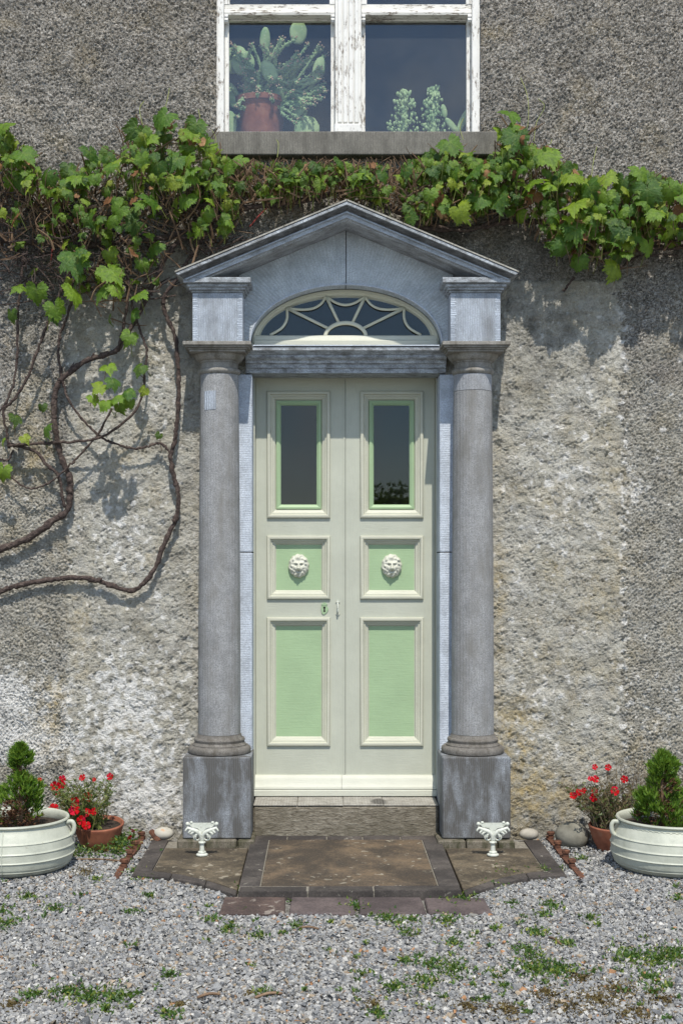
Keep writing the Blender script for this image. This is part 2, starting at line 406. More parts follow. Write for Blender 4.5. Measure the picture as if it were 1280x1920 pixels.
M_dark = mat_simple('dim_plaster', [(.3, (.022,.026,.032)), (.7, (.034,.038,.046))], 2, .9, 0)
M_black = mat_simple('keyhole_black', [(.3, (.01,.01,.01)), (.7, (.015,.015,.015))], 2, .9, 0)
M_leaf = mat_leaf('vine_leaf', [(0, (.030,.095,.014)), (.3, (.065,.165,.016)), (.6, (.13,.25,.018)), (.88, (.20,.33,.022)), (1, (.28,.36,.03))], .36, tcol=(.42,.55,.03), bmp=.75)
M_leafdark = mat_leaf('vine_leaf_inner', [(0, (.03,.08,.011)), (.4, (.075,.165,.014)), (.75, (.16,.27,.02)), (1, (.28,.35,.03))], .34, tcol=(.42,.55,.03), bmp=.75)
M_deadleaf = mat_leaf('dry_vine_leaf', [(0, (.12,.05,.022)), (.5, (.24,.12,.055)), (1, (.36,.22,.11))], .15, False, .7, .2, (.3,.13,.05))
M_conif = mat_leaf('conifer_needles', [(0, (.05,.13,.018)), (.5, (.13,.26,.03)), (1, (.26,.38,.055))], .35, False)
M_conifdead = mat_leaf('dead_conifer_needles', [(0, (.07,.032,.02)), (.6, (.16,.075,.042)), (1, (.24,.13,.07))], .1, False, .7, .2, (.25,.14,.05))
M_plantleaf = mat_leaf('bedding_leaf', [(0, (.06,.10,.03)), (.6, (.12,.18,.05)), (1, (.25,.27,.10))], .25, False)
M_dryleaf = mat_leaf('withered_leaf', [(0, (.10,.075,.035)), (.6, (.20,.15,.075)), (1, (.30,.25,.12))], .2, False, .7, .2, (.25,.14,.05))
M_weed = mat_leaf('weed_leaf', [(0, (.025,.075,.016)), (.45, (.055,.135,.025)), (.8, (.13,.21,.035)), (1, (.32,.34,.06))], .25, False)
M_moss = mat_leaf('brown_moss', [(0, (.07,.05,.02)), (.6, (.16,.115,.045)), (1, (.22,.19,.07))], .1, False, .7, .2, (.25,.14,.05))
M_petal = mat_leaf('red_petal', [(0, (.42,.002,.006)), (.6, (.58,.004,.010)), (1, (.60,.012,.055))], .2, False, .6, .1, (.7,.01,.02))
M_fcent = mat_simple('dark_flower_eye', [(.3, (.05,.008,.004)), (.7, (.25,.10,.01))], 60, .8, 0)
M_cact = NT('cactus_skin')
_t = M_cact; _c = _t.ramp(_t.noise(9, 3), [(.3, (.18,.30,.14)), (.7, (.46,.58,.30))])
_c = _t.mix(_t.ramp(_t.vor(42), [(.10, .9), (.2, 0)]), _c, (.55,.55,.42)); M_cact = _t.bsdf(_c, .6, None, .3)

def mat_slab(name, a, b, spot=None, thr=.62, sc=7):
    t = NT(name)
    c = t.ramp(t.noise(sc, 6, .7), [(.3, a), (.5, tuple((x+y)/2 for x, y in zip(a, b))), (.7, b)])
    c = t.mix(t.ramp(t.noise(70, 4, .7), [(.35, .45), (.55, 0)]), c, tuple(x*.5 for x in a))
    c = t.mix(t.math('MULTIPLY', t.objrand(), .35), c, tuple(x*.62 for x in a))
    c = t.mix(t.ramp(t.noise(3.3, 7, .72), [(.44, .75), (.56, 0)]), c, tuple(x*.55 for x in a))
    c = t.mix(t.ramp(t.noise(120, 4, .7), [(.56, 0), (.68, .35)]), c, tuple(min(1, x*1.7) for x in b))
    if spot:
        k = t.ramp(t.noise(17, 3, .6, None, .6), [(thr, 0), (thr+.03, .85)])
        c = t.mix(t.math('MULTIPLY', k, t.ramp(t.noise(3.1, 3), [(.45, 0), (.54, 1)])), c, spot)
    return t.bsdf(c, .85, t.bump(t.noise(60, 5, .7), .5, .006), .3)
M_flag = mat_slab('brown_flagstone', (.075,.062,.05), (.20,.14,.085), (.34,.31,.24), .62)
M_flagw = mat_slab('lichened_flagstone', (.07,.058,.043), (.22,.175,.115), (.30,.265,.20), .60, 16)
M_tile = mat_slab('dark_slate_tile', (.062,.054,.05), (.13,.112,.098), (.36,.34,.28), .66)
M_brick = mat_slab('purple_grey_paver', (.095,.075,.074), (.165,.13,.122), None, .6, 9)
M_brickr = mat_slab('weathered_red_paver', (.09,.066,.06), (.18,.122,.10), (.30,.26,.22), .57, 12)
def mat_ground():
    t = NT('gravel_ground')
    c = t.ramp(t.vor(75, out='Color'), [(.1, (.13,.13,.125)), (.5, (.27,.265,.255)), (.9, (.45,.44,.42))])
    c = t.mix(.4, c, (.16,.145,.12))
    return t.bsdf(c, .95, t.bump(t.vor(75), .9, .012), .2)
M_ground = mat_ground()
def mat_stonecol():
    t = NT('gravel_stone'); c = t.attr('tone', 'Color')
    c = t.mix(t.ramp(t.noise(220, 3, .6), [(.4, .35), (.6, 0)]), c, (.10,.10,.10), 'MULTIPLY')
    return t.bsdf(c, .85, None, .3)
M_gravel = mat_stonecol()
M_pebble = mat_simple('smooth_pebble', [(.3, (.26,.235,.19)), (.6, (.40,.375,.32)), (.8, (.50,.47,.41))], 12, .8, .2)
M_pebbled = mat_simple('dark_cobble', [(.3, (.12,.115,.09)), (.6, (.23,.22,.18)), (.8, (.33,.31,.26))], 12, .85, .3)

# ------------------------------------------------------------------ ground
g = MB(); g.add([(-120,-220,0),(120,-220,0),(120,30,0),(-120,30,0)], [(0,1,2,3)])
struct(g.build('ground', M_ground))

# ------------------------------------------------------------------ wall with real relief
rng = np.random.default_rng(11)
PITCH = .0063
WX0, WX1, WZ0, WZ1 = -2.5, 2.45, -.03, 5.55
nx = int(round((WX1-WX0)/PITCH)); nz = int(round((WZ1-WZ0)/PITCH))
xs = WX0 + np.arange(nx+1)*PITCH; zs = WZ0 + np.arange(nz+1)*PITCH
def fnoise(wl, bw=.55, aspect=1.0):
    """band-limited noise, wavelength wl metres, unit variance"""
    n0, n1 = nz+1, nx+1
    fx = np.fft.rfftfreq(n1, PITCH)[None, :]; fz = np.fft.fftfreq(n0, PITCH)[:, None]*aspect
    fr = np.sqrt(fx*fx + fz*fz) + 1e-9
    amp = np.exp(-(np.log(fr*wl)**2)/(2*bw*bw))
    w = np.fft.rfft2(rng.standard_normal((n0, n1)))*amp
    h = np.fft.irfft2(w, s=(n0, n1)); return h/h.std()
def smst(a, b, x):
    t = np.clip((x-a)/(b-a), 0, 1); return t*t*(3-2*t)
XX, ZZ = np.meshgrid(xs, zs)
wob = fnoise(.35)*.02 + fnoise(.06)*.008
zoneL = smst(-1.755, -1.73, XX+wob*.7); zoneR = 1-smst(1.71, 1.735, XX+wob*.7)
zone = zoneL*zoneR*np.where(XX > .3, 1-smst(3.488, 3.496, ZZ+wob*.25), 1-smst(3.58, 3.74, ZZ+wob*2.5))
zcol = np.clip(zone + (1-zone)*.72*smst(3.6, 2.4, ZZ + .25*fnoise(.5)) , 0, 1)*np.clip(.9+.12*fnoise(.25), .5, 1)
n_small, n_mid, n_big = fnoise(.020, .35), fnoise(.05, .5), fnoise(.35, .6)
grain = fnoise(.0145, .28)
pit = smst(.75, 1.5, fnoise(.030, .45)); pit2 = smst(.9, 1.7, fnoise(.055, .5))
rough_h = .0034*n_small + .0042*np.maximum(grain, -.9) + .0020*n_mid - .006*pit
patchy = smst(-.3, .7, fnoise(.16, .6))
sm_h = patchy*(.0017*n_mid + .0022*n_small + .0020*grain - .007*pit - .006*pit2) + (1-patchy)*(.0012*grain + .0010*n_small + .0012*n_mid - .004*pit) + .0022*fnoise(.11)
H = rough_h*(1-zone) + (sm_h + .004 + .005*(XX > .3))*zone + .0035*n_big
H += .006*np.exp(-((XX-1.735)/.02)**2)*(ZZ < 3.4)*np.maximum(fnoise(.1)+.3, 0)     # ragged ridge at the render joint
H -= .009*np.exp(-((XX+1.742+wob*.6)/.006)**2)*(ZZ < 2.2)                       # crack beside the left joint
def blob(px, py, rx, ry):
    c = P(px, py, 0); return np.exp(-(((XX-c.x)/(rx/300))**2 + ((ZZ-c.z)/(ry/300))**2))
nb = fnoise(.12, .7)
pale = np.clip(1.9*blob(45,1395,75,34)+1.6*blob(15,1310,55,50)+.9*blob(105,1330,25,60)+.75*blob(240,1330,80,110)+.8*blob(280,1500,90,60)+.45*blob(230,1010,70,90)
        +.9*blob(1188,915,18,34)+.4*blob(1060,900,80,160)+.45*blob(1000,1330,60,120)+.35*blob(300,700,30,130)+.35*blob(1230,1340,70,60)
        +.55*np.exp(-((XX-1.738)/.03)**2)*(ZZ < 3.4)*smst(-.6,.6,nb)+.16*smst(1.6,.6,ZZ)*(XX < -.9)*(XX > -1.74)+.25*nb*(ZZ < 3.3), 0, 1)
ochre = np.clip(.9*blob(95,1340,28,90)+1.1*blob(970,1430,34,120)+.95*blob(1010,1490,70,70)+.4*blob(150,1150,40,80)+.3*blob(935,980,15,200)+.5*blob(45,870,70,120)
        +.35*blob(1225,1410,80,60)+.5*blob(935,1250,12,220)+.30*blob(1080,1150,110,300)*(nb > -.5)+.25*blob(1150,1000,20,260)+.14*fnoise(.5), 0, 1)
dirt = np.clip(.75*blob(460,430,120,40)+.8*blob(900,450,150,60)+.8*blob(1010,620,90,130)+.55*blob(120,560,160,90)+.45*blob(360,620,30,200)+.5*blob(205,1530,30,30)
        +.35*blob(215,1185,40,20)+.5*blob(1060,1530,160,30)+.6*smst(.18,.0,ZZ)+.15*fnoise(.3), 0, 1)
del wob, n_small, n_mid, n_big, grain, rough_h, sm_h, patchy
WIN = (P(406,0).x, P(899,0).x, P(0,249).z-.02)          # window opening: left, right, bottom
keep = np.ones((nz, nx), bool)
xc = xs[:-1]+PITCH/2; zc = zs[:-1]+PITCH/2
keep &= ~((np.abs(xc)[None, :] < .62) & (zc[:, None] < 3.55))
keep &= ~((xc[None, :] > WIN[0]) & (xc[None, :] < WIN[1]) & (zc[:, None] > WIN[2]))
idx = np.arange((nx+1)*(nz+1)).reshape(nz+1, nx+1)
quads = np.stack([idx[:-1,:-1][keep], idx[:-1,1:][keep], idx[1:,1:][keep], idx[1:,:-1][keep]], 1)
V = np.stack([XX.ravel(), (-H).ravel(), ZZ.ravel()], 1)
used = np.zeros(len(V), bool); used[quads.ravel()] = True
remap = np.cumsum(used)-1; quads = remap[quads]; V = V[used]
# plain surrounding wall beyond the frame, same surface
XA, XB, ZB = -6.0, 6.0, 7.6
ext = [(XA,WX0,WZ0,ZB),(WX1,XB,WZ0,ZB),(WX0,WIN[0],WZ1,ZB),(WIN[1],WX1,WZ1,ZB),(WIN[0],WIN[1],6.35,ZB)]
ev = []; ef = []
for x0,x1,z0,z1 in ext:
    b = len(V)+len(ev); ev += [(x0,0,z0),(x1,0,z0),(x1,0,z1),(x0,0,z1)]; ef.append((b,b+1,b+2,b+3))
nv = len(V); V = np.concatenate([V, np.array(ev)]); Q = np.concatenate([quads, np.array(ef)])
def np_mesh(name, V, Qd, mats, k=4, smooth=True):
    me = bpy.data.meshes.new(name); n = len(Qd)
    me.vertices.add(len(V)); me.vertices.foreach_set('co', V.astype(np.float32).ravel())
    me.loops.add(n*k); me.loops.foreach_set('vertex_index', Qd.astype(np.int32).ravel())
    me.polygons.add(n); me.polygons.foreach_set('loop_start', np.arange(0, n*k, k, dtype=np.int32))
    me.polygons.foreach_set('loop_total', np.full(n, k, np.int32))
    for m in mats: me.materials.append(m)
    me.polygons.foreach_set('use_smooth', np.full(n, smooth))
    me.update(calc_edges=True); me.validate(); return me
wme = np_mesh('house_wall', V, Q, [MW])
for nm, arr in (('zcol', zcol), ('pale', pale), ('ochre', ochre), ('dirt', dirt)):
    a = np.zeros(len(V), np.float32); a[:nv] = arr.ravel()[used]
    if len(wme.vertices) == len(a):
        wme.attributes.new(nm, 'FLOAT', 'POINT').data.foreach_set('value', a)
wall = bpy.data.objects.new('house_wall', wme); col.objects.link(wall)
tag(wall, 'rough grey roughcast house wall with pale patched render round the doorway', 'wall')

def room(name, x0, x1, y0, y1, z0, z1):
    m = MB(); m.add([(x0,y0,z0),(x1,y0,z0),(x1,y1,z0),(x0,y1,z0),(x0,y0,z1),(x1,y0,z1),(x1,y1,z1),(x0,y1,z1)],
          [(0,1,2,3),(4,7,6,5),(1,5,6,2),(2,6,7,3),(3,7,4,0)])
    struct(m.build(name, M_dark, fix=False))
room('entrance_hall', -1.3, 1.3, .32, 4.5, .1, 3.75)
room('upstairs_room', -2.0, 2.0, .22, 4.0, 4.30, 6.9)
# solid wall mass behind the face, round both openings
m = MB()
for x0,x1,z0,z1 in [(XA,-.66,-.05,3.6),(.66,XB,-.05,3.6),(XA,XB,3.6,WIN[2]-.03),(XA,WIN[0]-.03,WIN[2]-.03,ZB),(WIN[1]+.03,XB,WIN[2]-.03,ZB),(WIN[0]-.03,WIN[1]+.03,6.38,ZB)]:
    m.box(x0,x1,.04,.30,z0,z1)
m.box(XA,XB,.06,6,ZB-.02,ZB+.15)
wm = m.build('wall_core', M_dark, wall)

# ------------------------------------------------------------------ stone door surround
AX = .778                                                # column axis
sur = thing('door_surround', 'blue grey limestone doorcase with two columns and a triangular pediment', 'door surround', (0, 0, 0))
for s in (-1, 1):
    cx = s*AX
    p = MB().bbox(cx-.204, cx+.204, -.32, .03, .078, .566, .006).build('pedestal', M_ped, sur)
    m = MB()
    for a, b in ((-.235, -.07), (-.064, .12), (.126, .225)):
        m.bbox(cx+a, cx+b, -.355+rnd.uniform(-.008,.01), .0, .0, .076-rnd.uniform(0,.006), .008)
    m.build('plinth_course', M_plinth, sur)
    cy = -.118
    prof = [(.150,.562),(.180,.564),(.190,.572),(.194,.587),(.190,.602),(.180,.611),(.166,.613),(.166,.620),(.158,.624),(.152,.634),(.155,.642),(.157,.650),(.153,.658),(.143,.661),(.137,.670),(.133,.682)]
    MB().lathe(prof, cx, cy, 56).build('column_base', M_base, sur, 35)
    prof = []
    for i in range(25):
        t_ = i/24; prof.append((.1295 - .0125*t_**1.7, .684 + (2.885-.684)*t_))
    if s < 0:
        MB().lathe(prof, cx, cy, 56).build('column_shaft', M_column, sur, 35)
        m = MB(); vs = []; A = [R(-90)+math.asin(q) for q in (-.70,-.55,-.40,-.25,-.10)]
        for rr_ in (.116, .1215):
            for z in (2.664, 2.778):
                for a in A: vs.append((cx+rr_*math.cos(a), cy+rr_*math.sin(a), z))
        n_ = 5; fs = []
        for i in range(4): fs += [(10+i,11+i,16+i,15+i), (i,i+1,11+i,10+i), (5+i,6+i,16+i,15+i)]
        fs += [(0,5,15,10),(4,9,19,14)]
        m.add(vs, fs).build('repair_patch', M_stone_v, sur)
    else:
        zj = 2.782; lo_ = [q for q in prof if q[1] < zj]; hi_ = [q for q in prof if q[1] > zj]
        MB().lathe(lo_ + [(hi_[0][0]+.0003, zj), (hi_[0][0]-.004, zj+.0005)], cx, cy, 56).build('column_shaft', M_column, sur, 35)
        MB().lathe([(hi_[0][0]-.004, zj+.001), (hi_[0][0]+.0002, zj+.0035)] + hi_, cx, cy, 56).build('column_shaft', M_stone_col2, sur, 35)
    prof = [(.117,2.887),(.120,2.890),(.1275,2.897),(.130,2.906),(.1275,2.915),(.119,2.921),(.113,2.924),(.112,2.955),(.118,2.958),(.119,2.966),(.128,2.968),(.137,2.976),(.147,2.988),(.154,3.000),(.156,3.006)]
    cap = MB().lathe(prof, cx, cy, 56).build('capital', M_capital, sur, 35)
    m = MB()
    for h, z0, z1 in ((.168,3.007,3.020),(.178,3.020,3.030),(.193,3.030,3.042),(.205,3.042,3.064)):
        m.bbox(cx-h, cx+h, -.118-h, .02, z0, z1, .002)
    m.build('abacus', M_capital, cap)
    b = MB().bbox(cx-.151, cx+.151, -.262, .03, 3.066, 3.366, .004).build('entablature_block', M_stone_v, sur)
    # drafted margins with short cross cuts, slightly proud
    m = MB()
    for e in (-1, 1):
        z = 3.072
        while z < 3.352:
            hh = rnd.uniform(.007, .012); w = rnd.uniform(.022, .034)
            xa = cx+e*.150; xb = cx+e*(.150-w)
            m.box(min(xa,xb), max(xa,xb), -.2637, -.2615, z, z+hh-.003); z += hh
    m.build('drafted_margin', M_stone_h, b)
    m = MB()
    for h, f, z0, z1 in ((.158,-.268,3.367,3.380),(.170,-.283,3.380,3.396),(.182,-.297,3.396,3.416),(.203,-.318,3.416,3.448)):
        m.bbox(cx-h, cx+h, f, .02, z0, z1, .0025)
    m.build('block_cornice', M_stone_c, sur)
    # stone jamb behind the column in two lengths, with cut nibbed margin
    for z0, z1 in ((.16, 1.795), (1.801, 2.905)):
        x0, x1 = sorted((s*.583, s*.76))
        j = MB().bbox(x0, x1, -.035, .31, z0, z1, .003).build('jamb_stone', M_stone_h, sur)
SL = .418; APZ = 3.889
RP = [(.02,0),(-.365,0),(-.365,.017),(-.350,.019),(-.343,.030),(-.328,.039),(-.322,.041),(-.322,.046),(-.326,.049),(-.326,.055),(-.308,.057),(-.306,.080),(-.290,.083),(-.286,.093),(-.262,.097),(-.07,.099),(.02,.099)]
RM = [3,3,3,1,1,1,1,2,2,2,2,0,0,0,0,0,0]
for s in (-1, 1):
    m = MB(); k = len(RP); vs = []; N = 10
    for i in range(N+1):
        for (y, dz) in RP:
            xe = 1.022 - dz*1.05 - max(0, -.262-y*0)*0
            x = xe*(1-i/N)
            vs.append((s*x, y, APZ - SL*x - dz*1.0))
    fs = [(i*k+j, i*k+(j+1)%k, (i+1)*k+(j+1)%k, (i+1)*k+j) for i in range(N) for j in range(k)] + [tuple(range(k))]
    m.add(vs, fs); m.m = [RM[j] for i in range(N) for j in range(k)] + [0]; rk = m.build('raking_cornice', [M_stone_rake, M_cyma, M_bead_highlight, M_stone_c], sur)
    m = MB()                                              # lichen-topped covering fillet in lengths
    x = 1.024
    while x > .004:
        x2 = max(.002, x - rnd.uniform(.16, .34)); up = rnd.uniform(.001, .003)
        pr = [(.0, .004), (-.370, .004), (-.370, .011+up), (.0, .011+up)]
        m.add([(s*x, y, APZ-SL*x+dz) for y, dz in pr] + [(s*x2, y, APZ-SL*x2+dz) for y, dz in pr],
              [(0,1,2,3),(7,6,5,4),(0,4,5,1),(1,5,6,2),(2,6,7,3),(3,7,4,0)])
        x = x2 - .003
    m.build('top_fillet', M_lime_edge, rk)
AA, AB, AZ = .594, .36, 3.096                            # elliptical arch: half width, rise, springing
def arch(x, a=AA, b=AB): return AZ + b*math.sqrt(max(0, 1-(x/a)**2))
for s in (-1, 1):
    m = MB(); st = [.0024] + [.594*math.sin(math.pi/2*i/26) for i in range(1, 27)] + [.62, .66]
    fr = []
    for x in st:
        lo = arch(x) if x < .594 else AZ-.03
        fr.append((x, lo, APZ - SL*x - .10))
    vs = []
    for x, lo, hi in fr: vs += [(s*x,-.08,lo),(s*x,-.08,hi),(s*x,.14,hi),(s*x,.14,lo)]
    fs = []
    for i in range(len(fr)-1):
        for j in range(4): fs.append((i*4+j, i*4+(j+1)%4, (i+1)*4+(j+1)%4, (i+1)*4+j))
    fs += [(0,1,2,3), tuple((len(fr)-1)*4+j for j in range(4))]
    m.add(vs, fs); tp = m.build('tympanum_stone', M_stone_r, sur, 30)
    m = MB(); pts = [(s*.594*math.sin(math.pi/2*i/26), -.0795, AZ + AB*math.cos(math.pi/2*i/26) ) for i in range(27)]
    m.tube(pts, .007, 6); m.build('arch_arris', M_stone_h, tp, True)
LP_ = [(.31,2.912),(-.045,2.912),(-.045,2.940),(-.055,2.943),(-.055,2.966),(-.070,2.970),(-.074,2.985),(-.092,2.996),(-.098,3.003),(-.098,3.018),(-.108,3.021),(-.124,3.036),(-.13,3.040),(-.13,3.060),(-.02,3.083),(.31,3.083)]
MB().sweepx(LP_, (-.62, .62)).build('lintel', M_stone_c, sur)
MB().sweepx([(-.02,3.086),(-.132,3.0645),(-.137,3.066),(-.137,3.072),(-.02,3.092)], (-.572,.572)).build('lintel_edge', M_stone_h, sur)
# back fill so daylight cannot leak past the arch
m = MB()
for i in range(24):
    x0 = -.64+1.28*i/24; x1 = -.64+1.28*(i+1)/24; xm = min(abs(x0), abs(x1)) if x0*x1 > 0 else 0
    lo = arch(xm)+.004 if xm < .594 else AZ
    m.box(x0, x1, .145, .30, min(lo, 3.6), 3.62)
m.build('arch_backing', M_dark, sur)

# ------------------------------------------------------------------ step
stp = thing('door_step', 'worn grey stone step under the double door', 'step', (0, 0, .05))
MB().bbox(-.572, .572, -.12, .34, .0, .236, .012).build('riser_block', M_step, stp)
x = -.570; 
while x < .57:
    x2 = min(.570, x + rnd.uniform(.16, .34))
    if .57-x2 < .06: x2 = .570
    MB().bbox(x, x2-.002, -.124+rnd.uniform(-.003,.004), .14, .2365, .243+rnd.uniform(-.002,.003), .003).build('tread_stone', M_steptop, stp)
    x = x2

# ------------------------------------------------------------------ doors
DY = .20
def ring(m, x0, x1, z0, z1, prof, mi=0):
    """mitred rectangular moulding: prof = [(inset, y)] open polyline"""
    vs = []
    for ins, y in prof:
        vs += [(x0+ins, y, z0+ins), (x1-ins, y, z0+ins), (x1-ins, y, z1-ins), (x0+ins, y, z1-ins)]
    fs = []
    for j in range(len(prof)-1):
        for i in range(4): fs.append((j*4+i, j*4+(i+1)%4, (j+1)*4+(i+1)%4, (j+1)*4+i))
    m.add(vs, fs, mi); return m
def zpx(py, Y=DY): return P(0, py, Y).z
LION = None
def lion_mesh():
    N = 64; vs = []; fs = []
    rg = random.Random(5)
    def h(u, v):
        r = math.hypot(u, v*.96); a = math.atan2(v, u)
        z = .58*math.sqrt(max(0, 1-min(1, r/1.02)**2))
        mane = smooth01(.52, .72, math.hypot(u*1.08, (v-.02)*.95))
        z += mane*(.045*math.sin(a*15 + 2.2*math.sin(r*7)) + .05*math.sin(a*9+r*17)) * (1-smooth01(.93,1.0,r)) + .06*mane*(1-smooth01(.85,1.0,r))
        g2 = lambda x, y, sx, sy: math.exp(-((u-x)/sx)**2-((v-y)/sy)**2)
        z += .20*g2(0,-.02,.13,.34)                                    # nose bridge
        z += .30*g2(0,-.20,.19,.12) + .13*g2(-.15,-.33,.14,.12) + .13*g2(.15,-.33,.14,.12)   # muzzle
        z += .14*g2(-.27,.24,.2,.09) + .14*g2(.27,.24,.2,.09)           # brows
        z -= .22*g2(-.27,.10,.13,.065) + .22*g2(.27,.10,.13,.065)       # eyes
        z += .08*g2(-.27,.09,.05,.04) + .08*g2(.27,.09,.05,.04)
        z -= .20*g2(0,-.46,.20,.05)                                    # mouth
        z += .16*g2(0,-.58,.16,.08)                                    # chin
        z += .12*g2(-.42,-.12,.14,.2) + .12*g2(.42,-.12,.14,.2)         # cheeks
        z -= .10*g2(0,.30,.05,.16)
        z += .15*g2(-.62,.50,.11,.12) + .15*g2(.62,.50,.11,.12)         # ears
        z += .14*g2(0,.66,.2,.14)
        return z
    rings = 26; n = 56
    vs.append((0, h(0,0), 0))
    for j in range(1, rings+1):
        for i in range(n):
            a = 2*math.pi*i/n; r = j/rings
            rr = r*(1 + .03*math.sin(a*12)*r*r)
            u, v = rr*math.cos(a), rr*math.sin(a)
            vs.append((u, h(u/max(rr/r,1e-6), v/max(rr/r,1e-6)) if j < rings else -.02, v*1.03))
    for i in range(n): fs.append((0, 1+i, 1+(i+1)%n))
    for j in range(rings-1):
        for i in range(n): fs.append((1+j*n+i, 1+(j+1)*n+i, 1+(j+1)*n+(i+1)%n, 1+j*n+(i+1)%n))
    m = MB(); s_ = .071
    m.add([(u*s_*.94, -w*s_*1.0, v*s_*1.04) for u, w, v in vs], fs)
    return m.mesh('lion_head', M_cream2, smooth=True)
def smooth01(a, b, x):
    t_ = min(1, max(0, (x-a)/(b-a))); return t_*t_*(3-2*t_)
M_cream2 = mat_simple('cream_enamel', [(.3, (.50,.50,.42)), (.7, (.60,.60,.51))], 30, .45, .1)
LION = lion_mesh()
def door_leaf(s, label):
    root = thing('door_leaf', label, 'door', (s*.286, DY, .29), 'leaves of the double door')
    xo, xi = s*.572, s*.0022                              # outer edge, meeting edge
    pxo, pxi = s*.495, s*.1005                            # panel openings
    Z0, Z1 = .30, zpx(704)
    ops = [(zpx(1397), zpx(1159)), (zpx(1122), zpx(1006)), (zpx(970), zpx(735))]
    fr, bk = DY, DY+.05
    bx = lambda a, b, z0, z1, nm, mt: MB().box(min(a,b), max(a,b), fr, bk, z0, z1).build(nm, mt, root)
    bx(xo, pxo, Z0, Z1, 'stile', M_door); bx(pxi, xi, Z0, Z1, 'stile', M_door)
    e = 0.0
    lv = [Z0] + [q for o in ops for q in o] + [Z1]
    for i in range(0, len(lv), 2):
        bx(pxo-s*e, pxi+s*e, lv[i], lv[i+1], 'rail', M_doorh)
    x0, x1 = sorted((pxo, pxi))
    for i, (z0, z1) in enumerate(ops):
        m = MB()
        q = [(-.004, fr+.0005), (-.004, fr-.010), (.000, fr-.017), (.008, fr-.020), (.016, fr-.018), (.020, fr-.012), (.021, fr-.004), (.030, fr-.002), (.032, fr+.006), (.041, fr+.010), (.046, fr+.012), (.050, fr+.022), (.0535, fr+.024)]
        q = [(a+.003, y) for a, y in q]
        ring(m, x0-.004, x1+.004, z0-.004, z1+.004, q)
        m.build('panel_moulding', M_mould, root, 30, fix=False)
        ins = .0525
        if i < 2:
            pn = MB().box(x0+ins, x1-ins, fr+.0235, fr+.035, z0+ins, z1-ins).build('panel', M_green, root)
            if i == 1:
                lo = bpy.data.objects.new('lion_head', LION); col.objects.link(lo); lo.parent = root
                lo.location = Vector(((x0+x1)/2, fr+.0235, P(0,1061,DY).z)) - wloc(root)
                lo['label'] = 'cream lion mask on the green panel'
        else:
            m = MB(); ring(m, x0+ins, x1-ins, z0+ins, z1-ins, [(-.002, fr+.030), (0, fr+.020), (.004, fr+.014), (.013, fr+.013), (.022, fr+.018), (.030, fr+.027), (.031, fr+.04)])
            gf = m.build('glazing_bead', M_green, root, 30, fix=False)
            MB().box(x0+ins+.028, x1-ins-.028, fr+.030, fr+.034, z0+ins+.028, z1-ins-.028).build('pane', M_dglass, gf)
    # weatherboard at the foot
    pr = [(fr+.002,.375),(fr-.012,.374),(fr-.022,.366),(fr-.026,.352),(fr-.030,.345),(fr-.034,.325),(fr-.046,.308),(fr-.050,.300),(fr-.050,.290),(fr+.002,.287)]
    a, b = sorted((s*.574, s*.001 if s > 0 else -.001))
    if s > 0: a = -.022
    else: b = -.024
    MB().sweepx(pr, (a, b)).build('weatherboard', M_cream, root, 40)
    if s < 0:
        c = P(608, 1141, DY); m = MB(); k = .026
        pl = []
        for i in range(28):
            a = 2*math.pi*i/28; r = 1+.10*math.cos(3*a+math.pi/2)
            pl.append((c.x + k*.92*r*math.sin(a)*(1 if math.cos(a) > -.2 else .88), c.z - .006 + k*1.18*r*math.cos(a)))
        m.prism(pl, fr-.006, fr-.0003)
        m.prism([(c.x-.016,c.z+.020),(c.x+.016,c.z+.020),(c.x+.019,c.z+.031),(c.x+.008,c.z+.034),(c.x,c.z+.043),(c.x-.008,c.z+.034),(c.x-.019,c.z+.031)], fr-.008, fr-.0003)
        es = m.build('escutcheon', M_green, root)
        m = MB(); cz = c.z - .002
        m.prism([(c.x+.0075*math.cos(t_), cz+.008+.0075*math.sin(t_)) for t_ in [R(x) for x in range(-60, 241, 30)]] + [(c.x-.006, cz-.020), (c.x+.006, cz-.020)], fr-.0068, fr-.0061)
        m.build('keyhole', M_black, es)
        c = P(633, 1140, DY); m = MB()
        m.tube(spline([(c.x,fr-.002,c.z+.036),(c.x,fr-.022,c.z+.030),(c.x,fr-.030,c.z+.010),(c.x,fr-.030,c.z-.018),(c.x,fr-.02,c.z-.034),(c.x,fr-.002,c.z-.040)], 5), .0048, 8)
        for e_ in (1, -1):
            zc_ = c.z + e_*.040
            m.prism([(c.x,zc_+e_*.016),(c.x-.006,zc_+e_*.006),(c.x-.013,zc_-e_*.004),(c.x-.006,zc_-e_*.003),(c.x,zc_-e_*.009),(c.x+.006,zc_-e_*.003),(c.x+.013,zc_-e_*.004),(c.x+.006,zc_+e_*.006)], fr-.007, fr-.0003)
        m.build('pull_handle', M_iron, root, 40)
        MB().box(-.0115, -.0005, fr-.004, fr+.0005, .376, Z1).build('meeting_bead', M_door, root)
    return root
door_leaf(-1, 'sage cream door leaf on the left, with green keyhole plate and pull handle')
door_leaf(1, 'sage cream door leaf on the right, without keyhole plate or handle')
# frame round the leaves
dfm = thing('door_frame', 'slim cream timber frame and threshold round the double door', 'door frame', (0, DY, .245))
for s in (-1, 1):
    x0, x1 = sorted((s*.5745, s*.5825)); MB().box(x0, x1, .15, .29, .29, 2.911).build('frame_post', M_door, dfm)
MB().box(-.5744, .5744, .165, .29, zpx(703), 2.911).build('frame_head', M_door, dfm)
MB().bbox(-.5820, .5820, .145, .32, .2445, .2865, .004).build('threshold', M_cream, dfm)

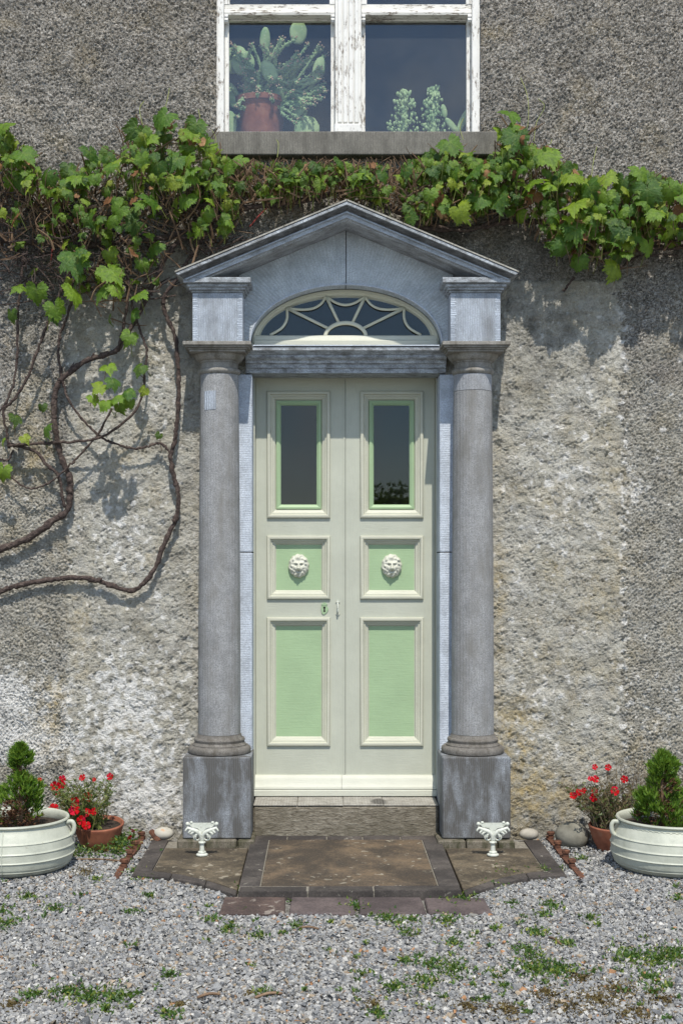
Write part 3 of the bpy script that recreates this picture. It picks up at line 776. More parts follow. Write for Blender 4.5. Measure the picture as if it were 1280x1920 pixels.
# ------------------------------------------------------------------ fanlight
FY = .07
fan = thing('fanlight', 'half-elliptical cream fanlight with radiating bars and swags above the door', 'fanlight', (0, FY, 3.09))
m = MB(); n = 48
def el(a, b, t_, y, zb): return (a*math.cos(t_), y, zb + b*math.sin(t_))
rings_ = [(.592,.358,FY-.012,3.096),(.588,.352,FY-.02,3.098),(.570,.325,FY-.02,3.11),(.564,.316,FY-.008,3.115),(.556,.300,FY-.006,3.12),(.546,.282,FY+.012,3.13),(.540,.272,FY+.02,3.135)]
vs = [el(a,b,math.pi*i/n,y,zb) for (a,b,y,zb) in rings_ for i in range(n+1)]
fs = [(j*(n+1)+i, j*(n+1)+i+1, (j+1)*(n+1)+i+1, (j+1)*(n+1)+i) for j in range(len(rings_)-1) for i in range(n)]
m.add(vs, fs); m.build('arch_frame', M_fan, fan, 30, fix=False)
MB().sweepx([(FY-.045,3.0935),(FY-.045,3.125),(FY-.030,3.135),(FY-.022,3.158),(FY-.008,3.165),(FY+.02,3.168),(FY+.02,3.0935)], (-.572,.572)).build('fanlight_sill', M_cream, fan)
m = MB(); poly = [(.55*math.cos(math.pi*i/n), 3.13+.285*math.sin(math.pi*i/n)) for i in range(n+1)]
m.prism(poly, FY+.016, FY+.019); m.build('pane', M_dglass, fan)
HZ = 3.166; HA, HB = .128, .088
GE = (.545, .245)                                        # visible glass ellipse
m = MB(); pts = [el(HA, HB, math.pi*i/20, FY-.002, HZ-.01) for i in range(21)]; m.tube(pts, .0135, 8); m.build('hub_arc', M_fan, fan, True)
def ept(px, py): q = P(px, py, FY); return Vector((q.x, FY-.002, q.z))
tipsL = [ept(538, 578), ept(611, 556)]
tips = [Vector((-.545, FY-.002, 3.165))] + tipsL + [Vector((-q.x, q.y, q.z)) for q in tipsL[::-1]] + [Vector((.545, FY-.002, 3.165))]
for q in tips[1:5]:
    d = Vector((q.x, 0, (q.z-HZ+.01))); t_ = math.atan2(d.z/HB, d.x/HA)
    st_ = Vector((HA*math.cos(t_), FY-.002, HZ-.01+HB*math.sin(t_)))
    MB().tube([st_, (st_+q)/2, q], [.0095, .0095, .0115], 8).build('glazing_bar', M_fan, fan, True)
for i in range(5):
    a, b = tips[i], tips[i+1]; mid = (a+b)/2
    hub = Vector((0, FY-.002, HZ-.02)); dr = (hub-mid).normalized(); ln = (b-a).length
    if i in (0, 4):
        q = tips[1] if i == 0 else tips[4]; end = Vector((-.475 if i == 0 else .475, FY-.002, 3.168)); mm = (q+end)/2
        pts = [q, q*.66+end*.34 + Vector(((.035 if i == 0 else -.035),0,-.012)), q*.33+end*.67 + Vector(((.038 if i == 0 else -.038),0,-.012)), end]
    else:
        pts = [a, a*.75+b*.25+dr*ln*.16, mid+dr*ln*.22, a*.25+b*.75+dr*ln*.16, b]
    MB().tube(spline(pts, 5), .0088, 6).build('swag_bar', M_fan, fan, True)

# ------------------------------------------------------------------ window upstairs
WB = P(0, 245, -.02).z
win = thing('sash_window', 'peeling white two-light sash window above the doorway', 'window', ((WIN[0]+WIN[1])/2, .02, WB))
wt = 6.33
xl0, xl1 = P(405,0,.02).x, P(420,0,.02).x; xr0, xr1 = P(884,0,.02).x, P(900,0,.02).x
ml, mr = P(628,0,.02).x, P(677,0,.02).x
MB().bbox(xl0, xl1, .015, .2, WB-.005, wt, .004).build('frame_jamb', M_white, win)
MB().bbox(xr0, xr1, .015, .2, WB-.005, wt, .004).build('frame_jamb', M_white, win)
MB().bbox(xl1, xr0, .015, .2, wt-.07, wt, .004).build('frame_head', M_whiteh, win)
mu = MB().bbox(ml, mr, .015, .2, WB-.005, wt-.072, .004).build('mullion', M_white, win)
m = MB(); q = P(652,0,.02).x
for i in range(4):
    x0 = ml+.012+i*(mr-ml-.024)/4; m.bbox(x0+.004, x0+(mr-ml-.024)/4-.004, .004, .0155, WB+.06, wt-.08, .004)
m.build('reeding', M_white, mu)
MB().bbox(ml-.004, mr+.004, -.003, .0145, WB-.002, WB+.05, .004).build('mullion_foot', M_white, mu)
railz0, railz1 = P(0,31,.03).z, P(0,8,.03).z
for (x0, x1) in ((xl1+.001, ml-.001), (mr+.001, xr0-.001)):
    # lower sash (set back) and upper sash (forward) with horns
    lo = MB(); w = .026
    lo.bbox(x0, x0+w, .075, .115, WB, railz0+.03, .003); lo.bbox(x1-w, x1, .075, .115, WB, railz0+.03, .003)
    lo = lo.build('lower_sash', M_white, win)
    MB().bbox(x0+w, x1-w, .076, .115, WB-.004, WB+.008, .002).build('bottom_rail', M_whiteh, lo)
    MB().bbox(x0+w, x1-w, .076, .115, railz0-.006, railz0+.034, .003).build('meeting_rail', M_whiteh, lo)
    MB().box(x0+w-.004, x1-w+.004, .094, .098, WB+.004, railz0).build('pane', M_glass, lo)
    up = MB(); up.bbox(x0, x0+.034, .028, .07, railz1-.002, wt-.075, .003); up.bbox(x1-.034, x1, .028, .07, railz1-.002, wt-.075, .003)
    up = up.build('upper_sash', M_white, win)
    MB().sweepx([(.020,railz0+.006),(.016,railz0+.020),(.020,railz0+.038),(.032,railz0+.046),(.032,railz1),(.07,railz1),(.07,railz0+.002)], (x0+.002, x1-.002)).build('bottom_rail', M_whiteh, up)
    MB().bbox(x0+.034, x1-.034, .03, .07, wt-.14, wt-.077, .003).build('top_rail', M_whiteh, up)
    MB().box(x0+.03, x1-.03, .047, .051, railz1-.004, wt-.13).build('pane', M_glass, up)
    for xa in (x0+.013, x1-.013):
        m = MB(); z = railz0; pr = [(.018,z+.01),(.016,z-.005),(.022,z-.014),(.018,z-.024),(.026,z-.036),(.044,z-.040),(.058,z-.030),(.060,z+.01)]
        m.sweepx(pr, (xa-.011, xa+.011)); m.build('sash_horn', M_white, up)
m = MB(); m.bbox(P(386,0,-.08).x, P(936,0,-.08).x, -.085, .20, P(0,290,-.085).z, P(0,246,-.085).z, .006)
sill = m.build('window_sill', mat_stone('weathered_sill_stone', (.20,.19,.165), 'v', .7, (.085,.08,.07), 5, .5, .016), win)

# plants behind the upstairs glass
def pad(m, c, w, h, th, tilt=0, yaw=0, mi=0):
    rot = Matrix.Rotation(yaw, 3, 'Z') @ Matrix.Rotation(tilt, 3, 'Y'); c = Vector(c)
    cen = c + rot @ Vector((0,0,h*.5)); m.ell(cen, (w*.5, th*.5, h*.5), 14, 10, mi, .03, rot); return c + rot @ Vector((0,0,h))
def W(px, py, Y): return P(px, py, Y)
cp = W(488, 262, .42)
pc = thing('potted_cactus', 'prickly pear cactus in a red clay pot behind the left upstairs pane', 'cactus', (cp.x, cp.y, 4.33))
b = W(488, 245, .42); tz = W(0, 192, .42).z; r0 = .185
m = MB(); m.lathe([(.02,4.30),(.11,4.30),(r0*.92,tz-.035),(r0,tz-.034),(r0*1.03,tz),(r0*.92,tz),(r0*.9,tz-.03),(.01,tz-.03)], b.x, .42, 32)
m.build('pot', M_terra, pc, 35)
rg = random.Random(21)
pads = [(455,120,.30,70,55,-.9,.3),(440,110,.28,75,60,-1.2,-.2),(500,150,.36,45,70,.6,.2),(497,75,.40,30,62,.05,.4),(505,135,.25,40,60,-.5,0),(560,60,.5,50,60,.3,.5),
        (575,240,.3,70,60,1.0,.1),(560,200,.33,45,65,.5,-.3),(525,170,.34,50,60,.2,.3),(435,180,.33,40,60,-.3,.4),(545,150,.36,34,60,.3,.3),(470,170,.33,40,50,-.4,.1),(430,235,.3,40,70,.1,.3),(598,130,.3,34,60,.2,0)]
for px, py, Y, w, h, tl, yw in pads:
    m = MB(); c = W(px, py, Y); k = (8+Y)/F
    pad(m, c - Vector((math.sin(tl)*h*k*.4, 0, math.cos(tl)*h*k*.4)), w*k*.72, h*k*.8, .03, tl, yw)
    m.build('cactus_pad', M_cact, pc, True)
m = MB(); mf = MB()
for i in range(95):                                       # lumpy trailing arms with small buds
    px = rg.uniform(428, 612); py = rg.uniform(70, 238)
    if 450 < px < 545 and py > 185: py = rg.uniform(80, 180)
    y0_ = rg.uniform(.20, .34); e = W(px, py, y0_); st_ = W(rg.uniform(455,520)*.5+px*.5, 190 - (190-py)*.35 + rg.uniform(-20,20), .36)
    mid = (st_+e)/2 + Vector((rg.uniform(-.05,.05), rg.uniform(-.04,.02), rg.uniform(-.03,.06)))
    sp = spline([st_, mid, e], 7); m.tube(sp, [rg.uniform(.005,.011) for _ in sp], 6)
    for q in sp[3:]:
        for _ in range(4):
            d = Vector((rg.gauss(0,1), rg.gauss(0,1), rg.gauss(0,1))).normalized(); r = rg.uniform(.003,.007)
            m.ell(q+d*.012, (r,r,r), 5, 4, 0, .1, None, rg)
    for _ in range(3): mf.ell(e+Vector((rg.uniform(-.02,.02), -.01, rg.uniform(-.01,.02))), (.006,.006,.006), 6, 4, 0, .1, None, rg)
stuff(mf.build('cactus_buds', mat_simple('cactus_bud', [(.3, (.45,.28,.20)), (.7, (.60,.45,.32))], 20, .8, 0), pc, True))
stuff(m.build('cactus_shoots', M_cact, pc, True))
m = MB()                                                  # stems that carry the pads from the pot
for px, py in ((455,120),(500,120),(560,120),(575,215),(435,175),(545,150),(598,150)):
    m.tube(spline([(b.x+rg.uniform(-.05,.05), .42, tz-.03), W((px+488)/2, (py+190)/2, .38), W(px, py, .32)], 5), .014, 7)
m.build('cactus_stem', M_cact, pc, True)
for (px, top, wd, lab) in ((755,168,37,'short knobbly cactus at the left of the right upstairs pane'), (810,163,34,'tall knobbly cactus in the middle of the right upstairs pane'), (862,170,22,'forked flat-padded cactus at the right edge of the upstairs pane')):
    base = W(px, 250, .26)
    cc = thing('cactus', lab, 'cactus', (base.x, base.y, 4.33), 'cacti behind the right upstairs pane')
    MB().lathe([(.02,4.301),(.055,4.301),(.072,4.372),(.066,4.372),(.06,4.36),(.005,4.36)], base.x, .26, 20).build('pot', M_terra, cc, 35)
    m = MB(); tz_ = W(0, top, .26).z; k = 8.26/F
    if wd != 22:
        m.tube([(base.x, .26, 4.34), (base.x+.01, .26, tz_)], [.03,.012], 8)
        for i in range(300):
            f_ = rg.random(); z = 4.36 + (tz_-4.36)*f_
            a = rg.uniform(0, 6.28); rr = wd*k*(1.05-.75*f_*f_)*rg.uniform(.2,1)
            r = rg.uniform(.005,.011); m.ell((base.x+.01*f_+rr*math.cos(a), .26+rr*.7*math.sin(a), z), (r,r,r*1.5), 6, 4, 0, .15, None, rg)
    else:
        t0 = pad(m, (base.x, .26, 4.35), .05, .16, .03, -.1); t1 = pad(m, t0, .045, .12, .025, -.75, .2); pad(m, t0, .05, .17, .025, .45, -.2); pad(m, (base.x,.25,4.36), .11, .15, .03, -.6, .3); pad(m, t1, .04,.09,.02,-.2,.1)
    m.build('cactus_body', M_cact, cc, True)

# ------------------------------------------------------------------ paving
pav = thing('paved_threshold', 'brown flagstone apron with dark slate borders before the step', 'paving', (0, -.75, 0))
ZC, ZW = .055, .03
M_mortar = mat_simple('lime_mortar', [(.3, (.14,.125,.10)), (.6, (.26,.24,.20)), (.8, (.36,.34,.30))], 60, .95, .6)
MB().box(-.576, .568, -1.415, -.13, -.02, ZC-.007).build('mortar_bed', M_mortar, pav)
for s in (-1, 1):
    x0, x1 = sorted((s*.59, s*1.17)); MB().box(x0, x1, -.90, -.15, -.02, ZW-.007).build('mortar_bed', M_mortar, pav)
def tile(poly, z1, mt, nm='border_tile', z0=-.03):
    z1 += rnd.uniform(-.003, .003); return MB().slab(poly, z0, z1, 0, .005).build(nm, mt, pav)
def rect(x0, x1, y0, y1, gap=.003): return [(x0+gap,y0+gap),(x1-gap,y0+gap),(x1-gap,y1-gap),(x0+gap,y1-gap)]
tile(rect(-.468,.458,-1.33,-.225), ZC, M_flag, 'flagstone')
for xa, xb in ((-.58,-.468),(.458,.572)):
    cuts = [-1.33,-.225] if xa < 0 else [-1.33,-.78,-.225]
    for a, b in zip(cuts[:-1], cuts[1:]): tile(rect(xa,xb,a,b), ZC, M_tile)
cuts = [-.58,-.36,-.12,.10,.33,.572]
for a, b in zip(cuts[:-1], cuts[1:]): tile(rect(a,b,-.225,-.122), ZC, M_tile)
cuts = [-.58,-.22,.12,.572]
for a, b in zip(cuts[:-1], cuts[1:]): tile(rect(a,b,-1.425,-1.33), ZC-.004, M_tile)
xb = [(415,536),(543,665),(672,795),(798,917)]
for i, (a, b) in enumerate(xb):
    d = F*(CH-.03)/645; xa_, xb_ = CX+(a-VX)/F*d, CX+(b-VX)/F*d
    y0 = -1.735+rnd.uniform(-.01,.01)
    MB().slab([(xa_,y0),(xb_,y0+rnd.uniform(-.008,.008)),(xb_-.006,-1.455),(xa_+.004,-1.45)], -.04, .026+rnd.uniform(-.004,.004), 0, .008).build('paver', M_brickr if i == 0 else M_brick, pav)
for s in (-1, 1):
    # wing: outer strip, curved front border and lichened flag
    def curve(t_, off=0):
        x = 1.185 - t_*(1.185-.588); y = -.905 - .435*(t_**1.9)
        return (x, y - off*(1 - .15*t_))
    f = lambda pts: [(s*x, y) for x, y in pts] if s > 0 else [(-x, y) for x, y in pts][::-1]
    inner = [curve(.17+.83*i/10) for i in range(11)]
    poly = inner + [(.588,-.36),(1.082,-.36)]
    poly = [(x, y+.004) for x, y in poly]
    tile(f(poly[::-1]), ZW, M_flagw, 'flagstone')
    for a, b in ((-.902,-.52),(-.515,-.14)): tile(f([(1.087,a),(1.187,a),(1.187,b),(1.087,b)]), ZW, M_tile)
    for a, b in ((0,.36),(.365,.70),(.705,1.0)):
        tt = [a+(b-a)*i/5 for i in range(6)]
        tile(f([curve(t_, .004) for t_ in tt][::-1] + [curve(t_, .115) for t_ in tt]) if False else f([curve(t_, .115) for t_ in tt][::-1] + [curve(t_, .004) for t_ in tt]), ZW, M_tile)

# ------------------------------------------------------------------ boot scrapers
def scraper(s, label):
    X, Y, Z = s*.844, -.56, ZW+.002
    root = thing('boot_scraper', label, 'boot scraper', (X, Y, Z), 'boot scrapers either side of the step')
    k = 1.0
    prof = [(.030,0),(.034,.003),(.034,.009),(.027,.013),(.022,.015),(.024,.020),(.022,.025),(.014,.028)]
    MB().lathe([(r,Z+z) for r,z in prof], X, Y, 24).build('foot', M_iron, root, 40)
    prof = [(.0145,.028),(.0145,.034),(.0125,.06),(.0125,.072),(.021,.074),(.022,.079),(.019,.083),(.011,.085)]
    MB().lathe([(r,Z+z) for r,z in prof], X, Y, 20).build('shaft', M_iron, root, 40)
    pl = [(-.066,.190),(.066,.190),(.074,.182),(.066,.172),(.052,.163),(.040,.163),(.024,.159),(.012,.146),(.006,.128),(-.006,.128),(-.012,.146),(-.024,.159),(-.040,.163),(-.052,.163),(-.066,.172),(-.074,.182)]
    MB().prism([(X+x, Z+z) for x, z in pl], Y-.004, Y+.004).build('scraper_blade', M_iron, root)
    for e in (-1, 1):
        m = MB(); m.ell((X+e*.084, Y, Z+.184), (.012,.012,.012), 12, 8); m.ell((X+e*.062, Y, Z+.192), (.010,.008,.008), 10, 6)
        m.tube([(X+e*.066,Y,Z+.182),(X+e*.084,Y,Z+.182)], .006, 8)
        m.build('finial', M_iron, root, True)
        w = MB()                                          # acanthus wing
        pts = [Vector((X+e*.006,Y-.004,Z+.085)), Vector((X+e*.008,Y-.006,Z+.118)), Vector((X+e*.026,Y-.008,Z+.140)), Vector((X+e*.056,Y-.008,Z+.152)), Vector((X+e*.088,Y-.006,Z+.164))]
        sp = spline(pts, 5); w.tube(sp, [.007+.006*math.sin(math.pi*i/(len(sp)-1)) for i in range(len(sp))], 8)
        for q, (dx, dz), r in ((.40,(.020,-.030),.0075),(.58,(.030,-.022),.0075),(.74,(.026,-.020),.0065),(.90,(.016,-.018),.006)):
            a = sp[int(q*(len(sp)-1))]
            w.tube(spline([a, a+Vector((e*dx*.7,-.004,dz*.25)), a+Vector((e*dx,-.004,dz*.8)), a+Vector((e*(dx*.75),-.004,dz*1.05))], 4), [r]*9+[r*.7,r*.5,r*.5,r*.4], 7)
        w.build('leaf_bracket', M_iron, root, True)
        w = MB(); c0 = Vector((X+e*.026, Y-.003, Z+.108)); pts = []
        for i in range(22):
            a = R(80) - i*R(20); r = .025 - .0009*i
            pts.append(c0 + Vector((e*r*math.cos(a), 0, r*math.sin(a))))
        w.tube(pts, [.0062-.0001*i for i in range(22)], 7); w.build('scroll', M_iron, root, True)
scraper(-1, 'small white iron boot scraper before the left pedestal')
scraper(1, 'small white iron boot scraper before the right pedestal')

# ------------------------------------------------------------------ rusty edging irons
def iron(s, label):
    root = thing('iron_edging', label, 'iron bar', (s*1.262, -.55, 0), 'rusty bolted edging irons')
    X = s*1.262
    yk = [2400*1.69/(py-1050)-8 for py in (1562,1579,1596,1613)]
    pts = [(X+s*.0, -.03, .035)] + [(X+s*rnd.uniform(-.008,.008), y+.03, .028) for y in yk] + [(X+s*.006, -.95, .024), (X+s*.012, -1.03, .012)]
    m = MB(); w = .017
    for a, b in zip(pts[:-1], pts[1:]):
        m.add([(a[0]-w,a[1],a[2]-.03),(a[0]+w,a[1],a[2]-.03),(a[0]+w,a[1],a[2]),(a[0]-w,a[1],a[2]),(b[0]-w,b[1],b[2]-.03),(b[0]+w,b[1],b[2]-.03),(b[0]+w,b[1],b[2]),(b[0]-w,b[1],b[2])],
              [(0,1,2,3),(7,6,5,4),(0,4,5,1),(1,5,6,2),(2,6,7,3),(3,7,4,0)])
    m.build('bar', M_rust, root)
    for y in yk:
        dx = rnd.uniform(-.006,.006)
        MB().lathe([(.019,.02),(.020,.04),(.016,.043),(.016,.048),(.023,.051),(.024,.066),(.018,.070),(.004,.071)], X+dx, y, 18).build('bolt', M_rust, root, 35)
iron(-1, 'rusty bolted iron bar on the gravel left of the paving')
iron(1, 'rusty bolted iron bar on the gravel right of the paving')
m = MB(); m.tube([(-1.20,-.10,.075),(-1.145,-.16,.022)], .018, 10); tag(m.build('iron_peg', M_rust, None, 35), 'rusty iron peg leaning beside the pale pebble', 'iron peg')

# ------------------------------------------------------------------ pebbles
def pebble(name, c, r, mt, label, group=None, seed=1):
    rg2 = random.Random(seed); m = MB(); m.ell((0,0,0), r, 20, 12)
    fx = [rg2.uniform(-2,2) for _ in range(6)]
    m.v = [(x*(1+.05*math.sin(fx[0]+y*12+z*7)), y*(1+.05*math.sin(fx[1]+x*9)), z*(1+.05*math.sin(fx[2]+x*8+y*7))) for x,y,z in m.v]
    m.v = [(x+c[0], y+c[1], z+c[2]) for x,y,z in m.v]
    return tag(m.build(name, mt, None, True, origin=(c[0],c[1],c[2]-r[2])), label, 'stone', group)
_t = NT('lichened_pebble'); _c = _t.ramp(_t.noise(12,4), [(.3,(.36,.345,.29)),(.7,(.55,.53,.46))])
_d = _t.n('ShaderNodeVectorMath'); _d.operation = 'DISTANCE'; _t.put(_d.inputs[0], _t.pos); _d.inputs[1].default_value = (-1.128,-.145,.105)
_c = _t.mix(_t.ramp(_t.math('ADD', _d.outputs['Value'], _t.math('MULTIPLY', _t.noise(40,3), .04)), [(.030, .9), (.045, 0)]), _c, (.55,.24,.07))
M_lich = _t.bsdf(_c, .85)
pebble('pebble', (-1.125,-.10,.062), (.066,.055,.040), M_lich, 'pale pebble with an orange lichen spot left of the doorway', None, 3)
pebble('pebble', (1.125,-.11,.060), (.064,.05,.036), M_pebble, 'smooth buff pebble right of the doorway at the wall foot', None, 4)
pebble('cobble', (1.374,-.20,.07), (.102,.085,.082), M_pebbled, 'large dark round cobble beside the right terracotta bowl', None, 5)

# ------------------------------------------------------------------ pots
def pot(s, X, label, rope):
    Y = -.75
    root = thing('garden_pot', label, 'plant pot', (X, Y, 0), 'pale bellied pots')
    out = [(.215,.0),(.262,.008),(.300,.028)]
    bands = [.046,.101,.150,.201]
    def rad(z):
        pts = [(.028,.300),(.06,.322),(.10,.333),(.15,.334),(.20,.324),(.235,.308),(.26,.296),(.275,.291)]
        for (z0,r0_),(z1,r1_) in zip(pts[:-1], pts[1:]):
            if z <= z1: return r0_ + (r1_-r0_)*(z-z0)/(z1-z0)
        return pts[-1][1]
    z = .032
    while z < .272:
        r = rad(z)
        for b_ in bands:
            r += .0045*math.exp(-((z-b_)/.0032)**2)
        out.append((r, z)); z += .003
    out += [(.292,.276),(.301,.281),(.306,.288),(.303,.295),(.295,.297),(.286,.291),(.282,.27),(.285,.245),(.29,.235)]
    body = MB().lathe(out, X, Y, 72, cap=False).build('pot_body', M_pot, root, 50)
    MB().lathe([(.001,.240),(.15,.246),(.291,.240)], X, Y, 40, cap=False).build('soil', M_soil, root, True)
    for e in (-1, 1):
        c = Vector((X+e*.300, Y-.02, .0))
        pts = [c+Vector((-e*.006,0,.268)), c+Vector((e*.026,0,.274)), c+Vector((e*.040,0,.252)), c+Vector((e*.036,0,.215)), c+Vector((e*.014,0,.190))]
        MB().tube(spline(pts, 5), .0125, 10).build('handle', M_pot, root, True)
    # casting seam
    m = MB(); a0 = -math.pi/2 + (.03 if s < 0 else .02); pts = []
    z = .03
    while z < .275: pts.append((X+(rad(z)+.001)*math.cos(a0), Y+(rad(z)+.001)*math.sin(a0), z)); z += .015
    m.tube(pts, .0028, 6); m.build('casting_seam', M_pot, body, True)
    if rope:
        m = MB()
        for e in (-1, 1):
            pts = []
            for i in range(241):
                a = 2*math.pi*i/240; pts.append((X+.2955*math.cos(a), Y+.2955*math.sin(a), .259+e*.0065*math.cos(i*math.pi/4)))
            m.tube(pts, .0030, 5, cap=False)
        m.build('rope_band', M_pot, body, True)
PXL, PXR = -1.886, 1.826
pot(-1, PXL, 'pale bellied pot with ring handles left of the door, plain rim', False)
pot(1, PXR, 'pale bellied pot right of the door with beaded band under the rim', True)

def sprig(m, c, d, ln, rg2, n=5, wd=.0035):
    """a spray of needle blades round direction d"""
    d = d.normalized()
    for i in range(n):
        q = (d + Vector((rg2.uniform(-1,1), rg2.uniform(-1,1), rg2.uniform(-.6,1)))*.75).normalized()
        l = ln*rg2.uniform(.6,1.15); s_ = q.cross(Vector((rg2.uniform(-1,1),rg2.uniform(-1,1),rg2.uniform(-1,1))))
        if s_.length < .05: continue
        s_ = s_.normalized()*wd; e = c + q*l
        m.add([c-s_*.6, c+s_*.6, c+q*l*.6+s_, e, c+q*l*.6-s_], [(0,1,2,3,4)])
def conifer(X, Y, prof, seed, label, dead, lean=0):
    """prof: [(z, radius)] above soil"""
    rg2 = random.Random(seed); z0 = .245
    root = thing('dwarf_conifer', label, 'conifer', (X, Y, z0), 'dwarf conifers in the pale pots')
    top = prof[-1][0]
    MB().tube([(X,Y,z0-.02),(X+lean*.5,Y,z0+top*.5),(X+lean,Y,z0+top*.92)], [.014,.010,.004], 8).build('trunk', M_twig, root, True)
    def rad(z):
        for (a, ra), (b, rb) in zip(prof[:-1], prof[1:]):
            if a <= z <= b: return ra + (rb-ra)*(z-a)/(b-a)
        return 0
    m = MB(); md = MB(); tw = MB(); n = 0
    lobes = [(rg2.uniform(0,6.28), rg2.uniform(.02,top)) for _ in range(34)]
    while n < 1150:
        z = rg2.uniform(0, top); r = rad(z); a = rg2.uniform(0, 6.28)
        k = max([math.exp(-((z-lz)/.05)**2 - (math.sin((a-la)/2)/.32)**2) for la, lz in lobes])
        if rg2.random() > .02 + 1.0*k*k: continue
        q = rg2.random()**.45; rr = r*q*(.55+.65*k)
        c = Vector((X+lean*z/top+rr*math.cos(a), Y+rr*math.sin(a), z0+z))
        d = Vector((math.cos(a), math.sin(a), .8))
        isd = dead(a, z/top, q)
        if rg2.random() < isd: sprig(md, c, d + Vector((0,0,-.6)), .026, rg2, 5, .0026)
        else: sprig(m, c, d + Vector((0,0,.7)), .046, rg2, 6, .0032)
        if rg2.random() < .05: tw.tube([(X+lean*z/top, Y, z0+z*.75), c], [.003,.0012], 4)
        n += 1
    stuff(m.build('foliage', M_conif, root, fix=False)); stuff(md.build('dead_foliage', M_conifdead, root, fix=False)); tw.build('twigs', M_twig, root)
fr_ = lambda a: max(0, -math.sin(a))
cl = P(42, 0, -.75).x; cr_ = P(1240, 0, -.75).x
conifer(cl, -.78, [(0,.12),(.05,.135),(.13,.135),(.20,.115),(.26,.075),(.285,.03),(.31,.026),(.335,.045),(.39,.052),(.42,.035),(.452,.006)], 3,
        'dwarf conifer with brown lower centre growing in the left pot', lambda a, t_, q: .93*fr_(a)**.5*(t_ < .36) + .7*(.60 < t_ < .72) + .25*(q < .6))
conifer(cr_, -.77, [(0,.135),(.04,.14),(.10,.12),(.16,.125),(.20,.118),(.235,.08),(.26,.068),(.29,.07),(.34,.076),(.38,.060),(.41,.008)], 4,
        'dwarf conifer with bright green tufted top growing in the right pot', lambda a, t_, q: .30*(t_ < .25)+.75*fr_(a-.3)*(.25 < t_ < .70)*(math.cos(a) > -.35) + .2*(q < .6), -.01)

# ------------------------------------------------------------------ terracotta bowls with red flowers
def blade(m, c, d, ln, wd, rg2, mi=0):
    d = d.normalized(); s_ = d.cross(Vector((rg2.uniform(-1,1),rg2.uniform(-1,1),rg2.uniform(.2,1))))
    if s_.length < .05: return
    s_ = s_.normalized()*wd*.5; nrm = s_.cross(d).normalized()*ln*.12
    m.add([c, c+d*ln*.45+s_+nrm, c+d*ln, c+d*ln*.45-s_+nrm], [(0,1,2),(0,2,3)], mi)
def flower_mesh(seed):
    rg2 = random.Random(seed); m = MB(); n = 5
    for i in range(n):
        a = 2*math.pi*i/n + rg2.uniform(-.1,.1); pts = [(0,0,.0)]
        for j, (r, da) in enumerate(((.55,-.42),(.92,-.50),(1.0,-.2),(.96,.0),(1.0,.2),(.92,.50),(.55,.42))):
            pts.append((r*math.cos(a+da*1.1), r*math.sin(a+da*1.1), .22*r*r - .10*(j in (1,5)) + rg2.uniform(-.04,.04)))
        m.add(pts, [(0,k_,k_+1) for k_ in range(1,7)], 0)
    m.lathe([(.02,.10),(.10,.11),(.17,.03),(.18,-.01)], 0, 0, 10, 1)
    m.tube([(0,0,-.02),(0,0,-.5)], [.12,.06], 5, 2)
    return m.mesh('flower', [M_petal, M_fcent, M_stem], fix=False, smooth=False)
FL = [flower_mesh(i) for i in range(4)]
def add_flower(root, c, size, rg2, face=None):
    o = bpy.data.objects.new('flower', rg2.choice(FL)); col.objects.link(o); o.parent = root
    n_ = Vector((rg2.uniform(-.5,.5), -1, rg2.uniform(.0,.8))) if face is None else Vector(face)
    o.matrix_basis = Matrix.Translation(Vector(c)-wloc(root)) @ n_.to_track_quat('Z','Y').to_matrix().to_4x4() @ Matrix.Rotation(rg2.uniform(0,6.28),4,'Z') @ Matrix.Scale(size,4)
def bowl(X, Y, label, tilt):
    z0 = .0
    root = thing('terracotta_bowl', label, 'bowl', (X, Y, z0), 'terracotta bowls of red flowers')
    prof = [(.01,.012),(.085,.0),(.095,.004),(.116,.04),(.134,.085),(.145,.125),(.150,.136),(.151,.144),(.147,.150),(.141,.149),(.136,.138),(.130,.120)]
    m = MB().lathe(prof, X, Y, 40, cap=False)
    m.v = [(x, y, z + (y-Y)*tilt) for x, y, z in m.v]; zmin = min(v[2] for v in m.v); m.v = [(x,y,z-zmin) for x,y,z in m.v]
    m.build('bowl_body', M_terra, root, 35)
    m = MB().lathe([(.001,.136),(.07,.135),(.131,.128)], X, Y, 24, cap=False); m.v = [(x,y,z+(y-Y)*tilt-zmin) for x,y,z in m.v]
    m.build('soil', M_soil, root, True); return root
BL, BR = -1.496, 1.610
bowl(BL, -.25, 'terracotta bowl of leggy red flowers behind the left pot', .12)
bowl(BR, -.27, 'terracotta bowl of withered red flowers partly behind the right pot', .05)
